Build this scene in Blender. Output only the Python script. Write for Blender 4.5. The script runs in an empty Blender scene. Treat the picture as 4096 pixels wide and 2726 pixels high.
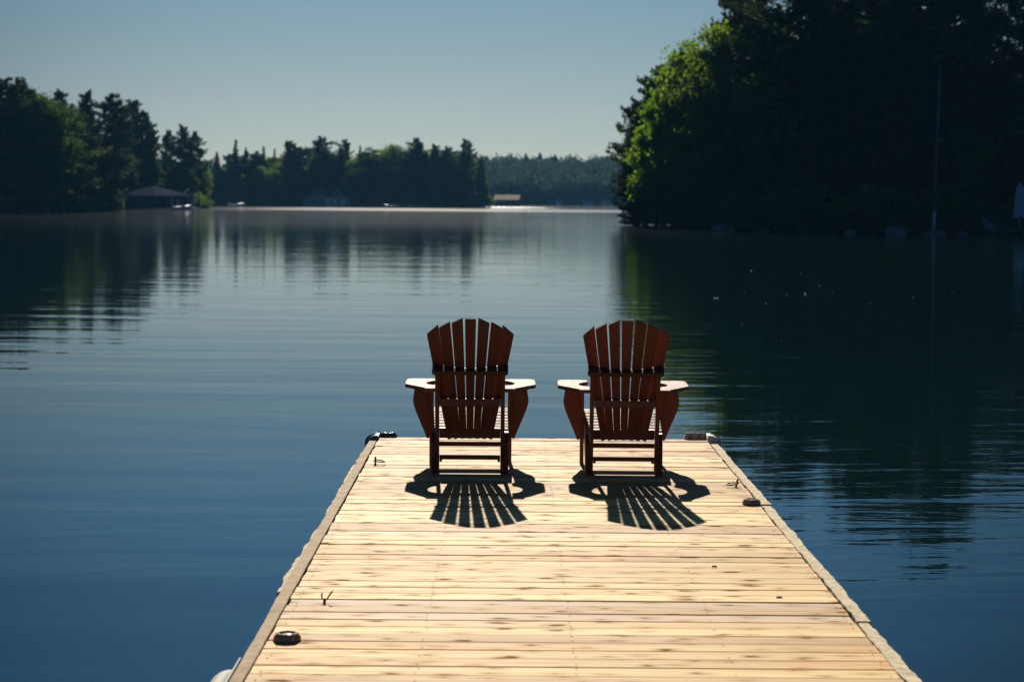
import bpy, bmesh, math, random
import numpy as np
from mathutils import Vector, Matrix, Euler

C = bpy.context.scene
COL = C.collection
rad = math.radians

# ------------------------------------------------------------------ camera
CAM_Z, DECK_Z, FPX = 2.307, 0.54, 8400.0          # eye height over the lake, deck height over the lake, focal length in photo pixels
PITCH, YAW, ROLL = rad(3.834), rad(0.075), rad(0.45)
cam_d = bpy.data.cameras.new('camera'); cam = bpy.data.objects.new('camera', cam_d); COL.objects.link(cam)
cam_d.sensor_width = 36.0; cam_d.lens = FPX / 4096 * 36
cam_d.clip_start = 0.1; cam_d.clip_end = 12000
cam_d.dof.use_dof = True; cam_d.dof.focus_distance = 13.4; cam_d.dof.aperture_fstop = 4.2; cam_d.dof.aperture_blades = 9
fwd = Vector((math.sin(YAW) * math.cos(PITCH), math.cos(YAW) * math.cos(PITCH), -math.sin(PITCH)))
right = fwd.cross(Vector((0, 0, 1))).normalized(); up = right.cross(fwd)
# rolled so that things on the right sit a little lower
cr, cu = (right * math.cos(ROLL) + up * math.sin(ROLL)), (up * math.cos(ROLL) - right * math.sin(ROLL))
M = Matrix((( cr.x, cu.x, -fwd.x, 0), (cr.y, cu.y, -fwd.y, 0), (cr.z, cu.z, -fwd.z, CAM_Z), (0, 0, 0, 1)))
cam.matrix_world = M
C.camera = cam

# ------------------------------------------------------------------ light
SUN_EL, SUN_AZ = rad(27.9), rad(-2.8)              # azimuth from +Y, negative = left of the view
W = bpy.data.worlds.new('World'); C.world = W; W.use_nodes = True
wn, wl = W.node_tree.nodes, W.node_tree.links
bg = wn['Background']
sky = wn.new('ShaderNodeTexSky'); sky.sky_type = 'NISHITA'; sky.sun_disc = False
sky.sun_elevation = SUN_EL; sky.sun_rotation = SUN_AZ
sky.altitude = 250; sky.air_density = 1.0; sky.dust_density = 0.6; sky.ozone_density = 2.5
# the Nishita sky, tinted deeper above the horizon and raised overhead to lighten shadows
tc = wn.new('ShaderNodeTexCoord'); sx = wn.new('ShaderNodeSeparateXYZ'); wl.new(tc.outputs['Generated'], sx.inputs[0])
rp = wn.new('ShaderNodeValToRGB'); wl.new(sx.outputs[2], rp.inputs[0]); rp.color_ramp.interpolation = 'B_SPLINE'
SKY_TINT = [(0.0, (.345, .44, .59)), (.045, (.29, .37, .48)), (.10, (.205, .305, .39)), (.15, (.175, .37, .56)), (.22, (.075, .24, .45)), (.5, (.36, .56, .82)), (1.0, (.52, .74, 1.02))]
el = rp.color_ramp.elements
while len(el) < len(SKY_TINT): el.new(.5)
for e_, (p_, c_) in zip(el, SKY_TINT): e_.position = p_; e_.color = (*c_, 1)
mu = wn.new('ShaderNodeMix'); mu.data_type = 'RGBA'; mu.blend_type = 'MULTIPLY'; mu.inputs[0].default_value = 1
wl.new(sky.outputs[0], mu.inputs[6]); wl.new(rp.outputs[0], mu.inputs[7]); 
# corner darkening put into the sky tint: dims sideways from about the sun's bearing
hv = wn.new('ShaderNodeVectorMath'); hv.operation = 'MULTIPLY'; wl.new(tc.outputs['Generated'], hv.inputs[0]); hv.inputs[1].default_value = (1, 1, 0)
hn_ = wn.new('ShaderNodeVectorMath'); hn_.operation = 'NORMALIZE'; wl.new(hv.outputs[0], hn_.inputs[0])
dt = wn.new('ShaderNodeVectorMath'); dt.operation = 'DOT_PRODUCT'; wl.new(hn_.outputs[0], dt.inputs[0]); dt.inputs[1].default_value = (math.sin(SUN_AZ + .03), math.cos(SUN_AZ + .03), 0)
mr = wn.new('ShaderNodeMapRange'); mr.interpolation_type = 'SMOOTHSTEP'; wl.new(dt.outputs['Value'], mr.inputs[0])
for i_, v_ in ((1, .955), (2, 1.0), (3, .56), (4, 1.0)): mr.inputs[i_].default_value = v_
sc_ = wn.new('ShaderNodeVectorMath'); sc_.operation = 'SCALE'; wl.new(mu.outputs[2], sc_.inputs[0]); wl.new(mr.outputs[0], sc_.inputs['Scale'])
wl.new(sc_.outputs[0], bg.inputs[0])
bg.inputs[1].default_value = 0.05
sd = bpy.data.lights.new('sun', 'SUN'); sun = bpy.data.objects.new('sun', sd); COL.objects.link(sun)
sd.energy = 5.0; sd.angle = rad(0.5); sd.color = (1.0, 0.90, 0.76)
sdir = Vector((math.sin(SUN_AZ) * math.cos(SUN_EL), math.cos(SUN_AZ) * math.cos(SUN_EL), math.sin(SUN_EL)))
sun.rotation_euler = sdir.to_track_quat('Z', 'Y').to_euler()
C.view_settings.view_transform = 'Standard'; C.view_settings.look = 'None'
C.view_settings.exposure = 0.7; C.view_settings.gamma = 1.0; C.view_settings.use_curve_mapping = False
cy = C.cycles
cy.max_bounces = 7; cy.diffuse_bounces = 3; cy.glossy_bounces = 3; cy.transmission_bounces = 4; cy.volume_bounces = 0
cy.sample_clamp_indirect = 4; cy.use_denoising = True
cy.caustics_reflective = False; cy.caustics_refractive = False

# ------------------------------------------------------------------ helpers
def ray(px, py):
    d = cr * ((px - 2048) / FPX) - cu * ((py - 1363) / FPX) + fwd
    return d
def pt(px, py, z):                                  # where the sight line through a photo pixel meets the level z
    d = ray(px, py); t = (z - CAM_Z) / d.z
    return Vector((d.x * t, d.y * t, z))
def horizon(px):
    return 800 + (px - 2048) * math.tan(ROLL)
def atx(px, Y):
    d = ray(px, horizon(px)); return d.x / d.y * Y
def hgt(px, py, Y):                                 # height above the lake of what shows at that pixel at distance Y
    return CAM_Z + (horizon(px) - py) * Y / FPX

def tag(o, label=None, cat=None, group=None, kind=None):
    if label: o['label'] = label
    if cat: o['category'] = cat
    if group: o['group'] = group
    if kind: o['kind'] = kind
    return o
def empty(name, loc, rz=0, sc=1, label=None, cat=None, group=None):
    o = bpy.data.objects.new(name, None); COL.objects.link(o); o.empty_display_size = .1
    o.location = loc; o.rotation_euler = (0, 0, rz); o.scale = (sc, sc, sc)
    return tag(o, label, cat, group)
def link(name, me, mat, parent=None, smooth=False):
    o = bpy.data.objects.new(name, me); COL.objects.link(o)
    if mat: me.materials.append(mat)
    if parent: o.parent = parent
    if smooth:
        me.polygons.foreach_set('use_smooth', [True] * len(me.polygons))
    return o

class MB:
    """collects shapes in one bmesh"""
    def __init__(s): s.bm = bmesh.new()
    def prism(s, pts, axis, a, b, bev=0, M=None, seg=2):
        """polygon pts (2D) extruded along axis from a to b"""
        def P(p, t):
            v = {'x': (t, p[0], p[1]), 'y': (p[0], t, p[1]), 'z': (p[0], p[1], t)}[axis]
            return Vector(v)
        bm = bmesh.new()
        va = [bm.verts.new(P(p, a)) for p in pts]; vb = [bm.verts.new(P(p, b)) for p in pts]
        n = len(pts)
        bm.faces.new(va); bm.faces.new(vb[::-1])
        for i in range(n): bm.faces.new((va[i], vb[i], vb[(i + 1) % n], va[(i + 1) % n]))
        bmesh.ops.recalc_face_normals(bm, faces=bm.faces)
        if bev:
            es = [e for e in bm.edges if len(e.link_faces) == 2 and e.calc_face_angle(0) > .45]
            bmesh.ops.bevel(bm, geom=es, offset=bev, segments=seg, affect='EDGES', profile=.6, clamp_overlap=True)
        if M is not None: bmesh.ops.transform(bm, matrix=M, verts=bm.verts)
        me = bpy.data.meshes.new('t'); bm.to_mesh(me); bm.free(); s.bm.from_mesh(me); bpy.data.meshes.remove(me)
        return s
    def box(s, lo, hi, bev=0, M=None):
        return s.prism([(lo[0], lo[1]), (hi[0], lo[1]), (hi[0], hi[1]), (lo[0], hi[1])], 'z', lo[2], hi[2], bev, M)
    def beam(s, p, q, w, h, bev=0, upv=(0, 0, 1)):
        """bar from p to q; w across, h along up"""
        p, q = Vector(p), Vector(q); d = q - p; L = d.length; d.normalize()
        x = d.cross(Vector(upv)).normalized(); z = x.cross(d)
        M = Matrix(((x.x, d.x, z.x, p.x), (x.y, d.y, z.y, p.y), (x.z, d.z, z.z, p.z), (0, 0, 0, 1)))
        return s.box((-w / 2, 0, -h / 2), (w / 2, L, h / 2), bev, M)
    def tube(s, path, radii, n=8, cap=True):
        path = [Vector(p) for p in path]; rings = []
        if not hasattr(radii, '__len__'): radii = [radii] * len(path)
        prev = None
        for i, p in enumerate(path):
            d = (path[min(i + 1, len(path) - 1)] - path[max(i - 1, 0)]).normalized()
            ref = Vector((0, 0, 1)) if abs(d.z) < .9 else Vector((1, 0, 0))
            x = d.cross(ref).normalized() if prev is None else (prev - d * prev.dot(d)).normalized()
            prev = x; y = d.cross(x)
            rings.append([s.bm.verts.new(p + (x * math.cos(2 * math.pi * k / n) + y * math.sin(2 * math.pi * k / n)) * radii[i]) for k in range(n)])
        for a, b in zip(rings, rings[1:]):
            for k in range(n): s.bm.faces.new((a[k], a[(k + 1) % n], b[(k + 1) % n], b[k]))
        if cap: s.bm.faces.new(rings[0][::-1]); s.bm.faces.new(rings[-1])
        return s
    def lathe(s, prof, n=24, c=(0, 0, 0)):
        rings = [[s.bm.verts.new((c[0] + r * math.cos(2 * math.pi * k / n), c[1] + r * math.sin(2 * math.pi * k / n), c[2] + z)) for k in range(n)] for r, z in prof]
        for a, b in zip(rings, rings[1:]):
            for k in range(n): s.bm.faces.new((a[k], a[(k + 1) % n], b[(k + 1) % n], b[k]))
        s.bm.faces.new(rings[0][::-1]); s.bm.faces.new(rings[-1])
        return s
    def torus(s, c, R, r, nrm=(0, 0, 1), n=28, m=8):
        q = Vector((0, 0, 1)).rotation_difference(Vector(nrm).normalized())
        rings = []
        for i in range(n):
            a = 2 * math.pi * i / n; ring = []
            for j in range(m):
                b = 2 * math.pi * j / m
                v = Vector(((R + r * math.cos(b)) * math.cos(a), (R + r * math.cos(b)) * math.sin(a), r * math.sin(b)))
                ring.append(s.bm.verts.new(Vector(c) + q @ v))
            rings.append(ring)
        for i in range(n):
            a, b = rings[i], rings[(i + 1) % n]
            for j in range(m): s.bm.faces.new((a[j], b[j], b[(j + 1) % m], a[(j + 1) % m]))
        return s
    def build(s, name, mat, parent=None, smooth=False):
        bmesh.ops.recalc_face_normals(s.bm, faces=s.bm.faces)
        me = bpy.data.meshes.new(name); s.bm.to_mesh(me); s.bm.free()
        return link(name, me, mat, parent, smooth)

# ------------------------------------------------------------------ materials
class N:
    """tiny node helper"""
    def __init__(s, name):
        s.m = bpy.data.materials.new(name); s.m.use_nodes = True
        s.t = s.m.node_tree; s.n = s.t.nodes; s.l = s.t.links
        s.b = s.n['Principled BSDF']; s.out = s.n['Material Output']
    def new(s, typ, **kw):
        nd = s.n.new(typ)
        for k, v in kw.items():
            if k in nd.inputs: s.put(nd.inputs[k], v)
            else: setattr(nd, k, v)
        return nd
    def put(s, sock, v):
        if isinstance(v, bpy.types.NodeSocket): s.l.new(v, sock)
        elif v is not None: sock.default_value = v
    def math(s, op, a, b=None, c=None, clamp=False):
        nd = s.n.new('ShaderNodeMath'); nd.operation = op; nd.use_clamp = clamp
        for i, v in enumerate((a, b, c)):
            if v is not None: s.put(nd.inputs[i], v)
        return nd.outputs[0]
    def vmath(s, op, a, b=None):
        nd = s.n.new('ShaderNodeVectorMath'); nd.operation = op
        s.put(nd.inputs[0], a)
        if b is not None: s.put(nd.inputs[1], b)
        return nd.outputs[0]
    def noise(s, vec, scale=1, detail=2, rough=.5, W=None, dist=0):
        nd = s.n.new('ShaderNodeTexNoise')
        if W is not None: nd.noise_dimensions = '4D'; s.put(nd.inputs['W'], W)
        s.put(nd.inputs['Vector'], vec); s.put(nd.inputs['Scale'], scale); nd.inputs['Detail'].default_value = detail
        nd.inputs['Roughness'].default_value = rough; nd.inputs['Distortion'].default_value = dist
        return nd.outputs['Fac']
    def mix(s, f, a, b, typ='MIX'):
        nd = s.n.new('ShaderNodeMix'); nd.data_type = 'RGBA'; nd.blend_type = typ
        s.put(nd.inputs[0], f); s.put(nd.inputs[6], a if isinstance(a, bpy.types.NodeSocket) else (*a, 1)[:4]); s.put(nd.inputs[7], b if isinstance(b, bpy.types.NodeSocket) else (*b, 1)[:4])
        return nd.outputs[2]
    def ramp(s, f, lo, hi):
        nd = s.n.new('ShaderNodeMapRange'); nd.interpolation_type = 'SMOOTHSTEP'
        s.put(nd.inputs[0], f); nd.inputs[1].default_value = lo; nd.inputs[2].default_value = hi
        return nd.outputs[0]
    def bump(s, h, strength=1, dist=1, normal=None):
        nd = s.n.new('ShaderNodeBump'); s.put(nd.inputs['Height'], h); s.put(nd.inputs['Strength'], strength); s.put(nd.inputs['Distance'], dist)
        if normal is not None: s.put(nd.inputs['Normal'], normal)
        return nd.outputs[0]
    def coords(s, which='Object'):
        return s.n.new('ShaderNodeTexCoord').outputs[which]
    def pos(s): return s.n.new('ShaderNodeNewGeometry').outputs['Position']
    def scaled(s, v, sc):
        return s.vmath('MULTIPLY', v, Vector(sc))
    def set(s, **kw):
        for k, v in kw.items():
            k = {'color': 'Base Color', 'rough': 'Roughness', 'metal': 'Metallic', 'normal': 'Normal', 'spec': 'Specular IOR Level'}[k]
            if isinstance(v, tuple): v = (*v, 1)[:4]
            s.put(s.b.inputs[k], v)
        return s

def mat_simple(name, col, rough=.6, metal=0, var=.25, scale=8, bump=0, spec=.5):
    k = N(name); P = k.coords()
    n = k.noise(P, scale, 4, .6)
    c2 = tuple(max(0, c * (1 - var * 1.6)) for c in col); c1 = tuple(min(1, c * (1 + var)) for c in col)
    k.set(color=k.mix(n, c2, c1), rough=rough, metal=metal, spec=spec)
    if bump: k.set(normal=k.bump(k.noise(P, scale * 4, 4, .6), bump, .004))
    return k.m

def mat_deck():
    k = N('weathered_pine_decking'); P = k.pos()
    geo = k.n.new('ShaderNodeNewGeometry'); rnd = geo.outputs['Random Per Island']
    W = k.math('MULTIPLY', rnd, 57.0)
    fine = k.noise(k.scaled(P, (2.2, 95, 40)), 1, 5, .65, W)
    grain = k.noise(k.scaled(P, (1.1, 26, 20)), 1, 4, .55, W, .6)
    blotch = k.noise(k.scaled(P, (1.6, 5, 5)), 1, 3, .5, W)
    # knots: dark elongated eyes with the grain flowing round them
    vo = k.n.new('ShaderNodeTexVoronoi'); vo.voronoi_dimensions = '2D'; vo.inputs['Scale'].default_value = 1
    off = k.n.new('ShaderNodeCombineXYZ'); k.l.new(W, off.inputs[0]); k.put(off.inputs[1], k.math('MULTIPLY', rnd, 31.0))
    wv = k.n.new('ShaderNodeTexNoise'); k.put(wv.inputs['Vector'], k.scaled(P, (9, 30, 0))); wv.inputs['Scale'].default_value = 1; wv.inputs['Detail'].default_value = 3
    wq = k.vmath('MULTIPLY', k.vmath('SUBTRACT', wv.outputs['Color'], Vector((.5, .5, .5))), Vector((.55, .32, 0)))
    k.put(vo.inputs['Vector'], k.vmath('ADD', k.vmath('ADD', k.scaled(P, (4.2, 9.5, 0)), wq), off.outputs[0]))
    vd = k.math('ADD', vo.outputs['Distance'], k.math('MULTIPLY', k.math('SUBTRACT', fine, .5), .10))
    sc = k.n.new('ShaderNodeSeparateColor'); k.l.new(vo.outputs['Color'], sc.inputs[0])
    sel = k.math('MULTIPLY', k.math('POWER', sc.outputs[0], 2.8), .20)                     # each knot its own size
    knot = k.math('SUBTRACT', 1.0, k.ramp(k.math('DIVIDE', vd, k.math('ADD', sel, .022)), .55, 1.0))
    halo = k.math('SUBTRACT', 1.0, k.ramp(vd, .05, .38))
    rings = k.math('MULTIPLY', k.math('ADD', k.math('SINE', k.math('MULTIPLY', vd, 60)), 1), .5)
    tone = k.mix(k.ramp(rnd, .15, .95), (.37, .23, .075), (.69, .51, .215))
    honey = k.math('MULTIPLY', k.ramp(k.math('FRACT', k.math('MULTIPLY', rnd, 13.7)), .62, .9), k.ramp(k.noise(k.vmath('ADD', k.scaled(P, (.55, 1, 0)), k.n.new('ShaderNodeCombineXYZ').outputs[0]), 1, 1, .5, W), .35, .6))
    tone = k.mix(k.math('MULTIPLY', honey, .85), tone, (.54, .30, .09))
    grey = k.ramp(k.math('FRACT', k.math('MULTIPLY', rnd, 29.3)), .7, 1)
    tone = k.mix(k.math('MULTIPLY', grey, .5), tone, (.42, .36, .28))
    tone = k.mix(k.ramp(grain, .42, .72), tone, k.mix(1, tone, (.72, .56, .40), 'MULTIPLY'))
    tone = k.mix(k.math('MULTIPLY', k.ramp(blotch, .45, .75), .55), tone, (.50, .30, .14))
    tone = k.mix(k.math('MULTIPLY', k.ramp(fine, .57, .72), .62), tone, (.22, .13, .07))
    tone = k.mix(k.math('MULTIPLY', k.math('MULTIPLY', halo, rings), .42), tone, (.26, .14, .07))
    tone = k.mix(k.math('MULTIPLY', k.math('SUBTRACT', 1.0, k.ramp(k.math('DIVIDE', vd, k.math('ADD', sel, .03)), .6, 2.2)), .7), tone, (.33, .165, .055))
    tone = k.mix(k.math('MULTIPLY', knot, .58), tone, (.11, .048, .016))
    crack = k.noise(k.vmath('ADD', k.scaled(P, (3.0, 150, 0)), off.outputs[0]), 1, 2, .5)
    cmask = k.noise(k.vmath('ADD', k.scaled(P, (2.0, 9, 0)), off.outputs[0]), 1, 2, .5)
    tone = k.mix(k.math('MULTIPLY', k.math('MULTIPLY', k.ramp(crack, .60, .68), k.ramp(cmask, .52, .62)), .8), tone, (.13, .07, .035))
    h = k.math('ADD', k.math('MULTIPLY', fine, .7), k.math('MULTIPLY', grain, 1.0))
    kspec = k.math('MULTIPLY', k.math('SUBTRACT', 1.0, k.math('MAXIMUM', knot, k.math('MULTIPLY', halo, .6))), .046)
    k.set(color=tone, rough=k.math('ADD', k.math('MULTIPLY', fine, .2), .56), spec=kspec, normal=k.bump(h, .45, .0022))
    return k.m

def mat_chair(name, dark, lite):
    k = N(name); P = k.coords()
    rnd = k.n.new('ShaderNodeNewGeometry').outputs['Random Per Island']
    g = k.noise(k.scaled(P, (9, 9, 9)), 1, 4, .6, k.math('MULTIPLY', rnd, 30))
    f = k.noise(k.scaled(P, (70, 70, 22)), 1, 3, .6)
    c = k.mix(k.math('ADD', k.math('MULTIPLY', rnd, .6), k.math('MULTIPLY', g, .4)), dark, lite)
    c = k.mix(k.math('MULTIPLY', k.ramp(f, .5, .8), .45), c, tuple(x * .5 for x in dark))
    k.set(color=c, rough=k.math('ADD', k.math('MULTIPLY', f, .25), .36), spec=.5, normal=k.bump(f, .35, .002))
    return k.m

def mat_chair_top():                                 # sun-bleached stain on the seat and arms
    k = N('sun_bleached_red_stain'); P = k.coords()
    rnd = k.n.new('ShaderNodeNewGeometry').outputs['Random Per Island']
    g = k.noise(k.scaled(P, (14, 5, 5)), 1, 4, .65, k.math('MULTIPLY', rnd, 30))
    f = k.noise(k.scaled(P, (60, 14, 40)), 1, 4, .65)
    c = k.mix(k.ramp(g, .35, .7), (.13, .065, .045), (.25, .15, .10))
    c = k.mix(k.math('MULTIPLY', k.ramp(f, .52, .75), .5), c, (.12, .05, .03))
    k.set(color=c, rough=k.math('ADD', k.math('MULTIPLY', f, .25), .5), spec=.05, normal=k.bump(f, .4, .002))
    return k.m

def mat_leaf(name, col, trans, tcol, var=.35, rough=.8, spec=.02):
    k = N(name)
    rnd = k.n.new('ShaderNodeNewGeometry').outputs['Random Per Island']
    ornd = k.n.new('ShaderNodeObjectInfo').outputs['Random']
    cl = k.noise(k.coords(), .35, 2, .5)
    f = k.math('ADD', k.math('MULTIPLY', rnd, .5), k.math('MULTIPLY', cl, .5))
    a = tuple(c * (1 - var) for c in col); b = tuple(c * (1 + var) for c in col)
    c = k.mix(f, a, b)
    c = k.mix(k.math('MULTIPLY', ornd, .35), c, (col[0] * 1.5, col[1] * 1.05, col[2] * .7))
    k.set(color=c, rough=rough, spec=spec)
    if trans > 0:
        tr = k.n.new('ShaderNodeBsdfTranslucent'); k.put(tr.inputs[0], k.mix(f, tuple(x * .75 for x in tcol), tuple(x * 1.2 for x in tcol)))
        mx = k.n.new('ShaderNodeMixShader'); mx.inputs[0].default_value = trans
        k.l.new(k.b.outputs[0], mx.inputs[1]); k.l.new(tr.outputs[0], mx.inputs[2]); k.l.new(mx.outputs[0], k.out.inputs[0])
    return k.m

def mat_water():
    k = N('lake_water'); P = k.pos()
    sep = k.n.new('ShaderNodeSeparateXYZ'); k.l.new(P, sep.inputs[0]); X, Y = sep.outputs[0], sep.outputs[1]
    # ripples: crests run roughly across the view
    rot = k.n.new('ShaderNodeVectorRotate'); rot.rotation_type = 'Z_AXIS'; k.l.new(P, rot.inputs['Vector']); rot.inputs['Angle'].default_value = rad(4)
    Q = rot.outputs[0]
    rot2 = k.n.new('ShaderNodeVectorRotate'); rot2.rotation_type = 'Z_AXIS'; k.l.new(P, rot2.inputs['Vector']); rot2.inputs['Angle'].default_value = rad(-7)
    Q2 = rot2.outputs[0]
    swell = k.noise(k.scaled(Q, (.16, .75, 0)), 1, 1, .4, dist=.3)
    mid = k.noise(k.scaled(Q2, (.7, 2.6, 0)), 1, 2, .5, dist=.5)
    fine = k.noise(k.scaled(Q, (2.6, 9, 0)), 1, 2, .5, dist=.4)
    # a breeze on the right-hand water
    patch = k.noise(k.scaled(P, (.05, .02, 0)), 1, 2, .5)
    rightside = k.ramp(X, -.5, 5.0)
    calm_near = k.ramp(Y, 9.0, 15.0)
    breeze = k.math('MULTIPLY', rightside, calm_near)
    breeze = k.math('MULTIPLY', breeze, k.ramp(patch, .25, .55))
    mod = k.math('ADD', .35, k.math('MULTIPLY', k.noise(k.scaled(P, (.11, .16, 0)), 1, 2, .5), 1.3))
    mid = k.math('MULTIPLY', mid, mod)
    h = k.math('MULTIPLY', swell, .0105)
    h = k.math('ADD', h, k.math('MULTIPLY', mid, k.math('ADD', k.math('MULTIPLY', breeze, .0055), .0022)))
    h = k.math('ADD', h, k.math('MULTIPLY', fine, k.math('ADD', k.math('MULTIPLY', breeze, .0021), .00013)))
    # ruffled bands far out
    b1 = k.math('MULTIPLY', k.ramp(Y, 395, 430), k.math('SUBTRACT', 1, k.ramp(Y, 520, 560)))
    b1 = k.math('MULTIPLY', b1, k.ramp(X, -75, -45))
    b2 = k.ramp(k.math('ADD', Y, k.math('MULTIPLY', k.noise(k.scaled(P, (.03, .004, 0)), 1, 2), 60)), 120, 240)
    rough = k.math('ADD', .012, k.math('MULTIPLY', b2, .032))
    rough = k.math('ADD', rough, k.math('MULTIPLY', k.ramp(Y, 24, 60), .016))
    rough = k.math('ADD', rough, k.math('MULTIPLY', b1, .045))
    b3 = k.math('MULTIPLY', k.ramp(Y, 590, 620), k.math('SUBTRACT', 1, k.ramp(Y, 690, 740)))
    b3 = k.math('MULTIPLY', k.math('MULTIPLY', b3, k.ramp(X, -24, -10)), k.math('SUBTRACT', 1, k.ramp(X, 4, 18)))
    b3 = k.math('MULTIPLY', b3, k.ramp(k.noise(k.scaled(P, (1.2, .08, 0)), 1, 1), .42, .62))
    rough = k.math('ADD', rough, k.math('MULTIPLY', b3, .22))
    k.set(color=(.003, .012, .012), rough=rough, spec=.5, normal=k.bump(h, 1.0, 1.0))
    k.b.inputs['IOR'].default_value = 1.333
    return k.m

M_DECK = mat_deck()
M_TRIM = mat_simple('grey_weathered_edge_board', (.42, .325, .21), .85, 0, .4, 14, .8, spec=.06)
M_FRAME = mat_simple('dark_wet_timber', (.10, .075, .05), .8, 0, .3, 6, .5)
M_CRUST = mat_simple('crusty_off_white_vinyl', (.68, .55, .37), .85, 0, .55, 34, 1.0, spec=.06)
M_VINYL = mat_simple('dirty_grey_vinyl', (.60, .53, .46), .45, 0, .22, 22, .6)
M_WHITEV = mat_simple('pale_vinyl', (.34, .35, .31), .7, 0, .1, 12, .2, spec=.08)
M_RUST = mat_simple('rusty_dark_iron', (.075, .03, .022), .55, .4, .4, 60, .6)
M_BLACKP = mat_simple('grey_plastic_housing', (.20, .185, .175), .6, 0, .3, 40, .3, spec=.2)
M_LENS = mat_simple('milky_clear_lens', (.42, .45, .42), .12, 0, .15, 40)
M_CHAIR = mat_chair('red_brown_stained_wood', (.072, .015, .012), (.140, .031, .020))
M_CHTOP = mat_chair_top()
M_CHEND = mat_chair('dark_brown_wood', (.035, .015, .012), (.07, .028, .02))  # darker brown for the upper brace and side rails
M_BARK = mat_simple('grey_brown_bark', (.11, .085, .065), .9, 0, .4, 3, .8)
M_PINE = mat_leaf('pine_needles', (.048, .082, .026), .15, (.06, .09, .02))
M_SPRUCE = mat_leaf('spruce_needles', (.040, .074, .030), .10, (.04, .07, .02))
M_BROAD = mat_leaf('broad_green_leaves', (.09, .15, .03), .50, (.16, .24, .02))
M_DUSK = mat_leaf('shaded_green_leaves', (.055, .095, .022), .32, (.08, .14, .015))  # broad leaves darkened: backlit shade of the woods put into the colour
M_BRIGHT = mat_leaf('bright_spring_leaves', (.085, .15, .028), .60, (.14, .25, .012))
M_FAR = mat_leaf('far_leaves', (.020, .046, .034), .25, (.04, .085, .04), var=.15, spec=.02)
M_SOIL = mat_simple('forest_floor', (.018, .024, .012), 1.0, 0, .4, .6, .5, spec=0)
M_ROCK = mat_simple('grey_shore_rock', (.15, .15, .155), .8, 0, .35, 1.6, .8)
M_WATER = mat_water()

# ------------------------------------------------------------------ lake
bm = bmesh.new()
ys = [-300, 0, 20, 60, 150, 400, 1000, 1400, 1900]; xs = [-1600, -900, -300, -60, 0, 60, 300, 900, 1600]
g = [[bm.verts.new((x, y, 0)) for x in xs] for y in ys]
for j in range(len(ys) - 1):
    for i in range(len(xs) - 1): bm.faces.new((g[j][i], g[j][i + 1], g[j + 1][i + 1], g[j + 1][i]))
me = bpy.data.meshes.new('water'); bm.to_mesh(me); bm.free()
tag(link('water', me, M_WATER), kind='structure')

# ------------------------------------------------------------------ land
def land(name, pts, step, slope, hmax, seed, rough=.5):
    P = np.array(pts); lo = P.min(0) - step * 2; hi = P.max(0) + step * 2
    X = np.arange(lo[0], hi[0], step); Y = np.arange(lo[1], hi[1], step)
    GX, GY = np.meshgrid(X, Y); pq = np.stack([GX.ravel(), GY.ravel()], 1)
    ins = np.zeros(len(pq), bool); dist = np.full(len(pq), 1e9)
    for a, b in zip(P, np.roll(P, -1, 0)):
        cond = (a[1] > pq[:, 1]) != (b[1] > pq[:, 1])
        xi = (b[0] - a[0]) * (pq[:, 1] - a[1]) / (b[1] - a[1] + 1e-9) + a[0]
        ins ^= cond & (pq[:, 0] < xi)
        ab = b - a; t = np.clip(((pq - a) @ ab) / (ab @ ab), 0, 1)
        dist = np.minimum(dist, np.linalg.norm(pq - (a + t[:, None] * ab), axis=1))
    sdist = np.where(ins, dist, -dist)
    r = np.random.RandomState(seed)
    z = np.where(sdist > 0, hmax * (1 - np.exp(-sdist * slope / hmax)), np.maximum(sdist * .6, -1.5))
    z = z + np.where(sdist > 0, r.rand(len(z)) * rough, 0) * np.clip(sdist / step, 0, 1)
    nx, ny = len(X), len(Y)
    idx = np.arange(nx * ny).reshape(ny, nx)
    F = np.stack([idx[:-1, :-1], idx[:-1, 1:], idx[1:, 1:], idx[1:, :-1]], -1).reshape(-1, 4)
    keep = (z[F] > -1.49).any(1); F = F[keep]
    me = bpy.data.meshes.new(name)
    me.from_pydata(np.column_stack([pq, z]).tolist(), [], F.tolist())
    o = link(name, me, M_SOIL, smooth=True); tag(o, kind='structure')
    def height(x, y):
        i = int(np.argmin((pq[:, 0] - x) ** 2 + (pq[:, 1] - y) ** 2)); return float(z[i])
    return height
SR = [(2665, 197), (2760, 181), (2900, 170), (3200, 161), (3600, 157), (4000, 160), (4400, 162), (5200, 150)]
sr = [(atx(p, y), y) for p, y in SR]
H_R = land('shore', sr + [(130, 150), (140, 300), (40, 330), (22, 240)], 2.0, .22, 1.6, 1)
SL = [(-1600, 215), (-500, 245), (0, 275), (200, 300), (400, 335), (480, 398), (580, 408), (760, 430), (840, 460)]
sl = [(atx(p, y), y) for p, y in SL] + [(atx(800, 540), 540)]
H_L = land('shore', sl + [(-150, 560), (-260, 260)], 4.0, .12, 1.5, 2)
SM = [(700, 610), (1000, 588), (1500, 585), (1800, 600), (1962, 622)]
sm = [(atx(p, y), y) for p, y in SM]
H_M = land('island', sm + [(-8, 660), (-50, 680), (-95, 660)], 4.0, .12, 1.2, 3)
H_F = land('hills', [(-600, 990), (-200, 955), (0, 945), (70, 940), (200, 930), (500, 900), (900, 1100), (0, 1700), (-800, 1500)], 14, .09, 34, 4, 1.5)

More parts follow.
